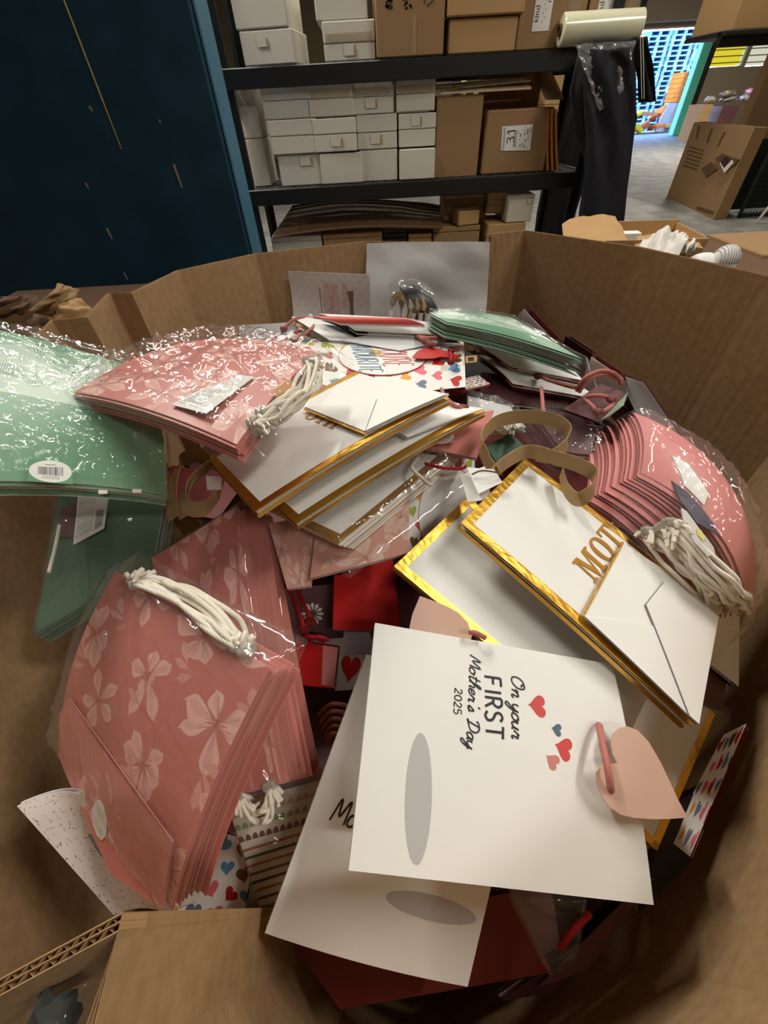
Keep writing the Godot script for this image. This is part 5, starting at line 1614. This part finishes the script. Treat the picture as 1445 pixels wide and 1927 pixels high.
		part(kt, "printed_mark", poly_px(ks, [[q[0] - 6, q[1] - 2], [q[0] + 5, q[1] - 3], [q[0] + 6, q[1] + 4], [q[0] - 5, q[1] + 5]], 0.0011, 0.0014), M.ink)
	var cds := thing("cord_bunch", "bunch of dusty pink cords on the hearts bag at far left", "cord", at(560, 620, 0.33))
	rope(cds, [[530, 626, 0.335], [540, 612, 0.325], [556, 600, 0.318], [575, 598, 0.32]], M.rope_pink, 0.0034, "cord", [[534, 620, 0.33]])
	rope(cds, [[552, 642, 0.338], [565, 636, 0.328], [580, 624, 0.32], [592, 612, 0.325]], M.rope_pink, 0.0034, "cord", [[552, 641, 0.336]])
	bag("red and white striped small bag with red cord beside the dark stack", [[874, 712, 0.352], [900, 706, 0.352], [922, 722, 0.358], [876, 732, 0.358]], M.hearts_big, {"th": 0.006, "side": M.red})

	# --- pink packs and gold-edged bags, left to middle
	var g1 := bundle("green fern-printed bag bundle in shiny clear wrap on the left wall", [[-110, 600, 0.17], [290, 705, 0.262], [313, 930, 0.33], [-70, 905, 0.225]], M.fern, {"n": 9, "step": 0.0022, "edge": M.paper_grey, "bv": 0.012, "bu": 0.008})
	film(g1.t, g1.s, [0.05, 0.06, 0.12, 0.02], 0.004, 0.02, 0.017, 5, 100)
	part(g1.t, "barcode_sticker", sheet(surf([[53, 864, 0.229], [136, 868, 0.246], [137, 912, 0.256], [52, 906, 0.238]]), 0, 1, 0, 1, 0.0, 0.0006, 1, 1, true), M.bar_green)
	for k in 2: part(g1.t, "small_label", poly_px(g1.s, [[185 + k * 64, 924 - k * 2], [202 + k * 64, 924 - k * 2], [202 + k * 64, 931 - k * 2], [185 + k * 64, 931 - k * 2]], 0.001, 0.0016), M.sticker)
	var g2 := bundle("dark green bag bundle with white text label hanging below the fern bundle", [[112, 930, 0.375], [312, 930, 0.40], [288, 1060, 0.44], [66, 1192, 0.47]], M.green, {"n": 8, "step": 0.0035, "edge": M.paper_grey, "skew": Vector3(0.0006, -0.001, 0.0015)})
	part(g2.t, "text_label", sheet(surf([[148, 925, 0.372], [206, 925, 0.378], [196, 995, 0.40], [138, 1026, 0.408]]), 0, 1, 0, 1, 0.0, 0.0006, 1, 1, true), M.docket)
	part(g2.t, "pink_patch", poly_px(g2.s, [[116, 960], [152, 940], [140, 1012], [108, 1010]], 0.0004, 0.0012), M.plum)
	film(g2.t, g2.s, [0.05, 0.05, 0.0, 0.06], 0.004, 0.03, 0.009, 15, 60)
	rope(g2.t, [[112, 988, 0.38], [104, 1030, 0.39], [92, 1078, 0.40]], M.rope_white, 0.0022)
	var p1 := bundle("pink floral bag bundle with white text sheet, upper pack beside the gold-edged bags", [[355, 642, 0.243], [604, 662, 0.238], [445, 836, 0.238], [140, 738, 0.228]], M.floral, {"n": 9, "step": 0.0026, "under": M.pinkflat, "bu": 0.01, "bv": 0.008, "group": ""})
	part(p1.t, "text_sheet", sheet(surf([[438, 704, 0.2225], [478, 710, 0.2225], [388, 779, 0.221], [322, 762, 0.2205]]), 0, 1, 0, 1, 0.0, 0.0006, 2, 2, true), M.docket2)
	ropes_along(p1.t, p1.s, 15, 1.0, 0.02, 1.0, 0.98, Vector2(0.17, 0.0), M.rope_white, 6)
	part(p1.t, "kraft_tag", poly_px(p1.s, [[518, 742], [548, 722], [556, 736], [520, 756]], 0.004, 0.006), M.kraft)
	film(p1.t, p1.s, [0.02, 0.22, 0.05, 0.02], 0.009, 0.022, 0.016, 9, 100)

	var l3 := bundle("clear-wrapped bundle of white bags with fanned gold edges, under the left pair", [[637, 1022, 0.40], [500, 955, 0.405], [640, 820, 0.41], [840, 860, 0.40]], M.paper, {"n": 6, "step": 0.004, "edge": M.gold, "skew": Vector3(0.0035, 0, -0.001)})
	var l3s: Surf = l3.s
	var stf := begin()
	sheet_into(stf, l3s, 0, 1, 0, 0.06, 0.0, 0.0005, 4, 1)
	sheet_into(stf, l3s, 0, 0.07, 0, 1, 0.0, 0.0005, 1, 4)
	part(l3.t, "foil_border", fin(stf), M.gold)
	film(l3.t, l3s, [0.28, 0.1, 0.10, 0.05], 0.004, 0.03, 0.016, 22, 70)
	var l2 := bag("white gift bag with gold foil border, second of the left pair, flap folded", [[557, 985, 0.352], [440, 880, 0.372], [715, 715, 0.362], [912, 774, 0.338]], M.paper, {"foil": 0.011, "th": 0.010, "side": M.paper_in, "bv": 0.006, "name": "gold_edged_bag"})
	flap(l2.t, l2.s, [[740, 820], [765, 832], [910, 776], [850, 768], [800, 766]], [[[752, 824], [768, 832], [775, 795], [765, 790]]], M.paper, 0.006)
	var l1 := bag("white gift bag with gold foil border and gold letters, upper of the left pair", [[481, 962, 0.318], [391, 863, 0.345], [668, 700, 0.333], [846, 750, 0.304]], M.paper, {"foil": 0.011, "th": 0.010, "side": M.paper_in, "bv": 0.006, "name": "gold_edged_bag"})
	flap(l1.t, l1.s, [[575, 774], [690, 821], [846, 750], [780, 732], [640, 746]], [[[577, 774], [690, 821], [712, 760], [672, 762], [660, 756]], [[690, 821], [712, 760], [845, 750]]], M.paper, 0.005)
	part(l1.t, "foil_edge", poly_px(l1.s, [[574, 773], [690, 821], [690, 825], [573, 776]], 0.004, 0.0062), M.gold)
	lettering(l1.t, l1.s, "OTH", "Droid Serif", [570, 786], [618, 808], M.goldlet, 0.001, 1.0)
	strap(l1.t, [[328, 975, 0.372], [322, 930, 0.36], [335, 880, 0.35], [365, 857, 0.342], [388, 868, 0.345], [362, 905, 0.355], [345, 940, 0.362], [350, 972, 0.372]], 0.021, Vector3(0.6, 0.5, -0.5))
	strap(l1.t, [[398, 872, 0.355], [378, 888, 0.348], [352, 918, 0.35], [348, 950, 0.36], [380, 958, 0.362], [412, 930, 0.362], [420, 905, 0.36]], 0.021, Vector3(0.4, 0.7, -0.5))
	part(l1.t, "white_tag", sheet(surf([[388, 896, 0.345], [415, 898, 0.345], [417, 922, 0.349], [390, 922, 0.349]]), 0, 1, 0, 1, 0, 0.0008, 1, 1), M.sticker)

	# --- middle
	var mh := bag("white hearts gift bag with a big printed circle, between both gold-edged pairs", [[768, 850, 0.40], [892, 842, 0.405], [900, 1040, 0.50], [768, 1050, 0.49]], M.hearts_c, {"name": "hearts_bag", "side": M.paper_in})
	rope(mh.t, [[790, 860, 0.39], [775, 880, 0.384], [800, 905, 0.384], [812, 912, 0.39]], M.rope_white, 0.003, "rope_handle", [[803, 905, 0.386], [789, 858, 0.388]])
	rope(mh.t, [[800, 872, 0.392], [830, 880, 0.387], [866, 882, 0.39], [876, 878, 0.394]], M.rope_red, 0.0024)
	var bp := bag("pale pink gift bag with an oval barcode sticker, right of the gold-edged flaps", [[800, 795, 0.362], [930, 772, 0.36], [897, 862, 0.385], [785, 840, 0.382]], M.pinkflat, {"th": 0.006})
	part(bp.t, "barcode_sticker", sheet(surf([[812, 812, 0.366], [854, 808, 0.366], [856, 834, 0.373], [812, 838, 0.375]]), 0, 1, 0, 1, 0.0, 0.0008, 1, 1, true), M.bar_pink)
	bag("pale floral gift bag under the wrapped gold-edged bundle, left part", [[505, 985, 0.428], [598, 968, 0.425], [584, 1102, 0.455], [540, 1108, 0.458]], M.floral_pale, {"th": 0.008})
	bag("pale floral gift bag with straight lower edge above the red bag", [[598, 968, 0.415], [770, 880, 0.405], [770, 1040, 0.436], [583, 1088, 0.446]], M.floral_pale, {"th": 0.008})
	var rd := bag("bright red gift bag standing folded open in the central gap", [[630, 1086, 0.515], [738, 1046, 0.505], [757, 1188, 0.545], [627, 1186, 0.55]], M.red, {"th": 0.02, "side": M.darkred})
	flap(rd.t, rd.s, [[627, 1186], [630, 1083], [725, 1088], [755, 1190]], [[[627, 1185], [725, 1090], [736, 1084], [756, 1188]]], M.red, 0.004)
	var dz := bag("dark gift bag with a printed daisy and red cord in the central gap", [[530, 1108, 0.56], [640, 1098, 0.555], [645, 1200, 0.60], [540, 1210, 0.605]], M.plum, {"th": 0.01})
	var dst := begin()
	for k in 12:
		var an := TAU * k / 12
		var c := Vector2(588, 1155)
		poly_into(dst, dz.s, px_poly(dz.s, [[c.x + cos(an) * 6, c.y + sin(an) * 6], [c.x + cos(an - 0.2) * 17, c.y + sin(an - 0.2) * 17], [c.x + cos(an) * 22, c.y + sin(an) * 22], [c.x + cos(an + 0.2) * 17, c.y + sin(an + 0.2) * 17]]), 0.0002, 0.0006)
	part(dz.t, "printed_daisy", fin(dst), M.paper)
	rope(dz.t, [[542, 1102, 0.54], [556, 1135, 0.535], [568, 1170, 0.54], [574, 1186, 0.55]], M.rope_red, 0.0036, "rope_handle", [[572, 1184, 0.548]])
	rope(dz.t, [[558, 1102, 0.54], [568, 1130, 0.535], [580, 1155, 0.54], [586, 1172, 0.55]], M.rope_red, 0.0036, "rope_handle", [[585, 1170, 0.546]])
	var rp := bag("red gift bag with a pink band and red cord, below the daisy bag", [[553, 1205, 0.575], [636, 1218, 0.575], [628, 1296, 0.61], [572, 1290, 0.61]], M.red, {"th": 0.012, "side": M.darkred})
	part(rp.t, "pink_band", poly_px(rp.s, [[608, 1214], [636, 1218], [629, 1294], [605, 1288]], 0.0003, 0.0008), M.pinkp)
	rope(rp.t, [[556, 1200, 0.57], [585, 1198, 0.555], [610, 1206, 0.57]], M.rope_red, 0.0034)
	rope(rp.t, [[575, 1208, 0.572], [595, 1198, 0.556], [618, 1204, 0.565]], M.rope_red, 0.0034)
	var oh := bag("gift bag showing one big dark red heart, beside the white caption pair", [[636, 1236, 0.60], [700, 1230, 0.595], [690, 1296, 0.625], [630, 1300, 0.63]], M.paper_grey, {"th": 0.006})
	heart_print(oh.t, oh.s, [656, 1286], [660, 1256], 0.016, M.redtag)
	var pr := thing("cord_bunch", "dusty pink cords bundled in clear film under the white bag", "cord", at(635, 1330, 0.62))
	for k in 5: rope(pr, [[600 + k * 4, 1345 + k * 14, 0.63], [625, 1325 + k * 14, 0.605], [660 - k * 4, 1330 + k * 14, 0.63]], M.rope_pink, 0.0034, "cord")

	# --- right pair of gold-edged bags
	bag("white gift bag with gold foil edge, lowest of the right group at the wall", [[1040, 1420, 0.60], [1180, 1190, 0.58], [1345, 1345, 0.61], [1236, 1600, 0.625]], M.paper, {"foil": 0.0, "th": 0.008}).t
	var r3: Node = get_child(get_child_count() - 1)
	var r3s := surf([[1040, 1420, 0.60], [1180, 1190, 0.58], [1345, 1345, 0.61], [1236, 1600, 0.625]])
	var r3st := begin()
	sheet_into(r3st, r3s, 0, 1, 0.945, 1.0, 0.0, 0.0007, 6, 1)
	sheet_into(r3st, r3s, 0, 0.045, 0, 1, 0.0, 0.0007, 1, 6)
	part(r3, "foil_border", fin(r3st), M.gold)
	bag("plain white gift bag corner sticking out right of the folded flap", [[1300, 1150, 0.54], [1392, 1130, 0.555], [1390, 1292, 0.58], [1318, 1235, 0.57]], M.paper, {"th": 0.012, "side": M.black})
	bag("shaded brown-grey gift bag under the plain white corner at the wall", [[1290, 1220, 0.575], [1370, 1235, 0.585], [1362, 1338, 0.605], [1300, 1320, 0.60]], M.plum, {"th": 0.01})
	var r2 := bag("white gift bag with gold foil border, under the lettered one on the right", [[742, 1066, 0.425], [880, 936, 0.428], [1262, 1225, 0.535], [1165, 1420, 0.535]], M.paper, {"foil": 0.012, "th": 0.012, "side": M.paper_in, "name": "gold_edged_bag"})
	var r1 := bag("white gift bag with gold foil border and gold letters, its big flap folded", [[868, 984, 0.377], [988, 864, 0.398], [1346, 1146, 0.503], [1300, 1366, 0.487]], M.paper, {"foil": 0.012, "th": 0.014, "side": M.paper_in, "bv": 0.004, "name": "gold_edged_bag"})
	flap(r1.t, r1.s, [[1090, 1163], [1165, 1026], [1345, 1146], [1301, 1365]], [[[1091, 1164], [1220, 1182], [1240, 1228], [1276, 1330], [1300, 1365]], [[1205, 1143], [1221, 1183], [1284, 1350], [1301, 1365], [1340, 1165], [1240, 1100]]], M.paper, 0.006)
	part(r1.t, "foil_edge", poly_px(r1.s, [[1088, 1162], [1164, 1024], [1167, 1026], [1091, 1164]], 0.005, 0.0078), M.gold)
	lettering(r1.t, r1.s, "MOT", "Droid Serif", [1120, 1100], [1177, 1019], M.goldlet, 0.001, 1.08)
	strap(r1.t, [[934, 892, 0.385], [914, 862, 0.372], [908, 826, 0.352], [930, 797, 0.34], [975, 784, 0.333], [1030, 788, 0.332], [1064, 806, 0.338], [1066, 834, 0.35], [1040, 858, 0.362], [1008, 856, 0.37]], 0.02)
	strap(r1.t, [[925, 895, 0.386], [955, 868, 0.375], [995, 850, 0.368], [1045, 862, 0.362], [1090, 876, 0.36], [1116, 893, 0.363], [1112, 922, 0.376], [1088, 940, 0.39], [1066, 922, 0.393], [1056, 890, 0.39]], 0.021)
	for k in 2:
		var wt := thing("white_tag", ["white card tag on a tan string, upper of two by the strap", "white card tag beneath the other one by the strap"][k], "tag", at(905, 905, 0.375))
		var q := [[[878, 880, 0.372], [930, 884, 0.37], [945, 908, 0.376], [900, 930, 0.38]], [[866, 895, 0.384], [912, 878, 0.38], [925, 940, 0.392], [880, 945, 0.394]]]
		part(wt, "card", sheet(surf(q[k]), 0, 1, 0, 1, 0, 0.0009, 1, 1), M.paper)
		rope(wt, [[888, 893, 0.37], [905, 886, 0.363], [930, 888, 0.365], [945, 893, 0.372]], M.webbing, 0.0012, "string")

	# --- things seen inside the strap loop and along the middle right
	bag("dark green gift bag showing inside the strap loop", [[915, 840, 0.415], [960, 815, 0.41], [1000, 850, 0.425], [940, 880, 0.43]], M.dgreen)
	var pm := bundle("mauve bag bundle in clear wrap behind the strap, edges toward the viewer", [[1000, 770, 0.393], [1090, 778, 0.393], [1150, 860, 0.425], [1060, 850, 0.415]], M.plum, {"n": 8, "step": 0.005, "edge": M.pinkp, "skew": Vector3(-0.002, 0, 0.002)})
	film(pm.t, pm.s, [0.3, 0.1, 0.2, 0.25], 0.006, 0.05, 0.012, 41, 56)
	var cg := bundle("clear-wrapped grey bundle with white cords right of the folded flaps", [[880, 745, 0.372], [960, 765, 0.375], [990, 805, 0.388], [880, 790, 0.384]], M.paper_grey, {"n": 4, "step": 0.004, "edge": M.paper_grey})
	ropes_along(cg.t, cg.s, 8, 0.1, 0.9, 0.9, 0.95, Vector2(0.0, 0.35), M.rope_white, 12)
	film(cg.t, cg.s, [0.1, 0.2, 0.1, 0.35], 0.008, 0.03, 0.014, 43, 48)

	# --- the pink bundle on the right
	var pe := bundle("large pink bag bundle with a daisy tag and white ropes, on the right", [[1205, 890, 0.392], [1190, 775, 0.368], [1408, 1010, 0.49], [1404, 1152, 0.508]], M.pinkp, {"n": 16, "step": 0.0036, "edge": M.plum, "bv": 0.035, "bu": 0.012, "skew": Vector3(-0.0028, -0.0007, 0.0007)})
	part(pe.t, "white_print", poly_px(pe.s, [[1262, 858], [1290, 872], [1330, 930], [1322, 952], [1286, 915]], 0.0008, 0.0018), M.paper)
	part(pe.t, "dark_print", poly_px(pe.s, [[1262, 905], [1290, 925], [1340, 985], [1352, 1010], [1310, 985], [1280, 945]], 0.0006, 0.0013), mat(Color(0.3, 0.28, 0.36), 0.5))
	var dt := poly_px(pe.s, [[1272, 960], [1282, 966], [1306, 1000], [1332, 1034], [1334, 1048], [1320, 1050], [1296, 1024], [1276, 985]], 0.006, 0.0075)
	part(pe.t, "daisy_tag", dt, mat(Color(0.74, 0.72, 0.7), 0.5))
	part(pe.t, "daisy_centre", poly_px(pe.s, [[1298, 1000], [1306, 1002], [1314, 1016], [1310, 1022], [1301, 1012]], 0.0076, 0.009), mat(Color(0.8, 0.76, 0.42), 0.6))
	ropes_along(pe.t, pe.s, 24, -0.5, 0.02, -0.08, 1.0, Vector2(-0.24, 0.02), M.rope_white, 16, 0.003, 0.05)
	film(pe.t, pe.s, [0.62, 0.02, 0.03, 0.03], 0.009, 0.06, 0.013, 47, 90)

	# --- left front: two more pink floral bundles
	var pc := bundle("tall pink floral bag bundle with fanned edges below the gold-edged pair", [[285, 1050, 0.425], [446, 952, 0.40], [528, 1470, 0.545], [420, 1500, 0.56]], M.floral, {"n": 12, "step": 0.0036, "under": M.pinkflat, "skew": Vector3(0.0036, -0.0005, 0.0), "bv": 0.01})
	ropes_along(pc.t, pc.s, 14, 0.1, 1.0, 0.95, 1.0, Vector2(0.02, 0.11), M.rope_white, 23)
	film(pc.t, pc.s, [0.02, 0.32, 0.04, 0.12], 0.003, 0.04, 0.008, 51, 80)
	var pd := bundle("pink floral bag bundle with pink base flap and ropes, nearest the left", [[218, 1075, 0.37], [508, 1258, 0.352], [322, 1706, 0.50], [112, 1395, 0.485]], M.floral, {"n": 9, "step": 0.003, "under": M.pinkflat, "skew": Vector3(0.0013, -0.0004, 0.0004), "bv": 0.014, "bu": 0.004})
	part(pd.t, "base_flap", poly_px(pd.s, [[122, 1340], [140, 1312], [334, 1578], [318, 1704], [220, 1640], [120, 1420]], 0.004, 0.0052), M.pinkflat)
	part(pd.t, "oval_sticker", poly_px(pd.s, [[192, 1502], [198, 1500], [206, 1512], [212, 1540], [211, 1566], [203, 1575], [194, 1566], [185, 1540], [184, 1518]], 0.0054, 0.0062), M.sticker)
	ropes_along(pd.t, pd.s, 14, 0.0, 0.0, 1.0, 0.0, Vector2(0.0, -0.11), M.rope_white, 29, 0.0027, 0.02)
	film(pd.t, pd.s, [0.03, 0.05, 0.13, 0.03], 0.006, 0.03, 0.009, 57, 96)
	bag("white gift bag with tiny blossoms and a grey shape, against the left wall", [[32, 1517, 0.46], [150, 1495, 0.475], [330, 1735, 0.58], [214, 1722, 0.56]], M.blossom, {"th": 0.006, "bu": -0.012, "side": M.paper})
	bag("white hearts gift bag low beside the nearest pink floral bundle", [[392, 1560, 0.64], [482, 1585, 0.64], [452, 1760, 0.69], [310, 1745, 0.68]], M.hearts_huge, {"name": "hearts_bag", "th": 0.006})
	var sc := bundle("clear-wrapped bags with scalloped bands and stripes, beside the lower white bag", [[430, 1515, 0.60], [625, 1462, 0.598], [575, 1680, 0.66], [490, 1705, 0.665]], M.scallop, {"n": 4, "step": 0.004, "edge": M.paper_in})
	film(sc.t, sc.s, [0.06, 0.05, 0.1, 0.03], 0.003, 0.02, 0.008, 61, 50)

	# --- near right and bottom
	var we := [
		["white hearts bag on edge with red border, nearest the right wall", [[1362, 1382, 0.585], [1404, 1362, 0.568], [1298, 1612, 0.63], [1258, 1580, 0.642]], M.hearts_big, M.darkred],
		["dark-edged gift bag slotted along the right wall, under the hearts one", [[1262, 1510, 0.62], [1340, 1480, 0.615], [1300, 1622, 0.645], [1200, 1720, 0.67]], M.black, M.plum],
		["mauve gift bag edge along the right wall below the big white bag", [[1180, 1690, 0.655], [1232, 1650, 0.65], [1105, 1825, 0.695], [1010, 1860, 0.705]], M.plum, M.black],
		["maroon gift bag edge lowest along the right wall", [[1140, 1740, 0.68], [1185, 1712, 0.675], [1040, 1868, 0.71], [940, 1885, 0.715]], M.maroon, M.plum],
	]
	for q in we: bag(q[0], q[1], q[2], {"th": 0.014, "side": q[3]})
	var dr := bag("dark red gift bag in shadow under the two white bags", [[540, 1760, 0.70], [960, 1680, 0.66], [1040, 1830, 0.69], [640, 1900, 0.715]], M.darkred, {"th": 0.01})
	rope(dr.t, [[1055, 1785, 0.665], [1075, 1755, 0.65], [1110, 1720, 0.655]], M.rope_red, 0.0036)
	var cl2 := thing("clear_packet", "clear packet with mauve sides in the shadow below the big bag", "packet", at(1020, 1730, 0.66))
	var cps := surf([[950, 1670, 0.65], [1100, 1690, 0.655], [1080, 1800, 0.68], [1030, 1830, 0.69]])
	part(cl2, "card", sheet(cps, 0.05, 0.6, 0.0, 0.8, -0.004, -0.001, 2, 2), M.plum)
	film(cl2, cps, [0.03, 0.03, 0.03, 0.03], 0.004, 0.01, 0.008, 63, 36)

	# --- the two big white bags in front
	var tagm := mat(Color(0.03, 0.05, 0.08), 0.5)
	var grey := mat(Color(0.73, 0.72, 0.725), 0.5)
	var b2 := bag("white gift bag with a grey oval print, half under the big captioned one", [[690, 1232, 0.475], [1010, 1300, 0.53], [880, 1857, 0.635], [498, 1756, 0.575]], M.paper, {"th": 0.008, "side": M.paper_in, "bu": 0.006})
	cursive(b2.t, b2.s, "Moth", [620, 1543], [702, 1566], tagm)
	var el := []
	for k in 30:
		var a := TAU * k / 30
		el.append([811 + cos(a) * 88 * cos(0.26) - sin(a) * 24 * sin(0.26), 1708 + cos(a) * 88 * sin(0.26) + sin(a) * 24 * cos(0.26)])
	part(b2.t, "printed_oval", poly_px(b2.s, el, 0.0, 0.0004), grey)
	var b1 := bag("big white gift bag with a black Mother's Day caption and small hearts, topmost", [[706, 1172, 0.424], [1152, 1250, 0.482], [1230, 1703, 0.535], [656, 1638, 0.478]], M.paper, {"th": 0.009, "side": M.paper_in, "bv": 0.006})
	cursive(b1.t, b1.s, "On your", [962, 1268], [963, 1392], tagm, 0.1, 0.25, 0.85)
	cursive(b1.t, b1.s, "FIRST", [911, 1272], [914, 1392], tagm, 0.14, 0.0)
	cursive(b1.t, b1.s, "Mother's Day", [884, 1232], [877, 1410], tagm, 0.1, 0.25, 0.8)
	cursive(b1.t, b1.s, "2025", [856, 1295], [853, 1346], tagm, 0.11, 0.0, 0.75)
	el = []
	for k in 40: el.append([787 + cos(TAU * k / 40) * 25 - sin(TAU * k / 40) * 4, 1503 + sin(TAU * k / 40) * 124])
	part(b1.t, "printed_oval", poly_px(b1.s, el, 0.0, 0.0004), grey)
	var hc := [mat(Color(0.80, 0.26, 0.25), 0.5), mat(Color(0.3, 0.39, 0.48), 0.5), mat(Color(0.78, 0.5, 0.45), 0.5)]
	heart_print(b1.t, b1.s, [994, 1328], [1013, 1331], 0.0115, hc[0])
	heart_print(b1.t, b1.s, [1038, 1373], [1049, 1377], 0.0064, hc[1])
	heart_print(b1.t, b1.s, [1045, 1405], [1063, 1414], 0.0115, hc[0])
	heart_print(b1.t, b1.s, [1028, 1426], [1041, 1438], 0.0078, hc[2])
	part(b1.t, "cord_hole", poly_px(b1.s, [[1124, 1362], [1130, 1361], [1134, 1366], [1131, 1373], [1125, 1371]], 0.0, 0.0006), M.black)
	var h1 := thing("heart_tag", "large pale pink heart tag on a pink cord, on the topmost bag", "tag", at(1200, 1450, 0.47))
	var h1s := surf([[1110, 1360, 0.465], [1300, 1370, 0.485], [1300, 1550, 0.505], [1110, 1540, 0.487]])
	part(h1, "card", poly_px(h1s, [[1160, 1436], [1152, 1420], [1148, 1398], [1153, 1380], [1163, 1370], [1180, 1367], [1198, 1374], [1218, 1395], [1240, 1432], [1258, 1470], [1274, 1505], [1292, 1538], [1262, 1540], [1225, 1541], [1190, 1538], [1165, 1532], [1145, 1518], [1130, 1497], [1120, 1472], [1119, 1455], [1128, 1442], [1142, 1438]], 0.0, 0.0016), M.pinktag)
	rope(h1, [[1128, 1368, 0.49], [1127, 1366, 0.48], [1134, 1400, 0.469], [1142, 1440, 0.465], [1148, 1475, 0.472], [1150, 1487, 0.482]], M.rope_pink, 0.0034, "cord")
	var h2 := thing("heart_tag", "pale pink heart tag peeking out behind the topmost bag's upper edge", "tag", at(830, 1160, 0.44))
	var h2s := surf([[760, 1110, 0.425], [910, 1130, 0.437], [910, 1230, 0.46], [760, 1210, 0.448]])
	part(h2, "card", poly_px(h2s, [[770, 1182], [776, 1155], [790, 1122], [812, 1130], [838, 1140], [862, 1153], [880, 1172], [888, 1196], [880, 1220], [790, 1210]], 0.0, 0.0014), M.pinktag)
	rope(h2, [[884, 1190, 0.435], [895, 1191, 0.43], [912, 1200, 0.44]], M.rope_pink, 0.003, "cord")
	# plastic outside the near corner
	var oc := thing("clear_packet", "crumpled clear packet on the floor side of the near corner", "packet", at(95, 1900, 0.345))
	var ocs := surf([[60, 1888, 0.335], [150, 1872, 0.335], [168, 1935, 0.36], [30, 1945, 0.36]], {"amp": 0.006, "bu": 0.006})
	part(oc, "grey_cloth", sheet(ocs, 0.1, 0.8, 0.2, 1, -0.01, 0, 10, 10), mat(Color(0.3, 0.33, 0.32), 0.7))
	film(oc, ocs, [0.05, 0.05, 0.05, 0.05], 0.004, 0.008, 0.006, 71, 40)

func _ready():
	set_stage()
	make_materials()
	set_room()
	set_bin()
	set_rack()
	set_aisle()
	set_yard()
	set_heap()
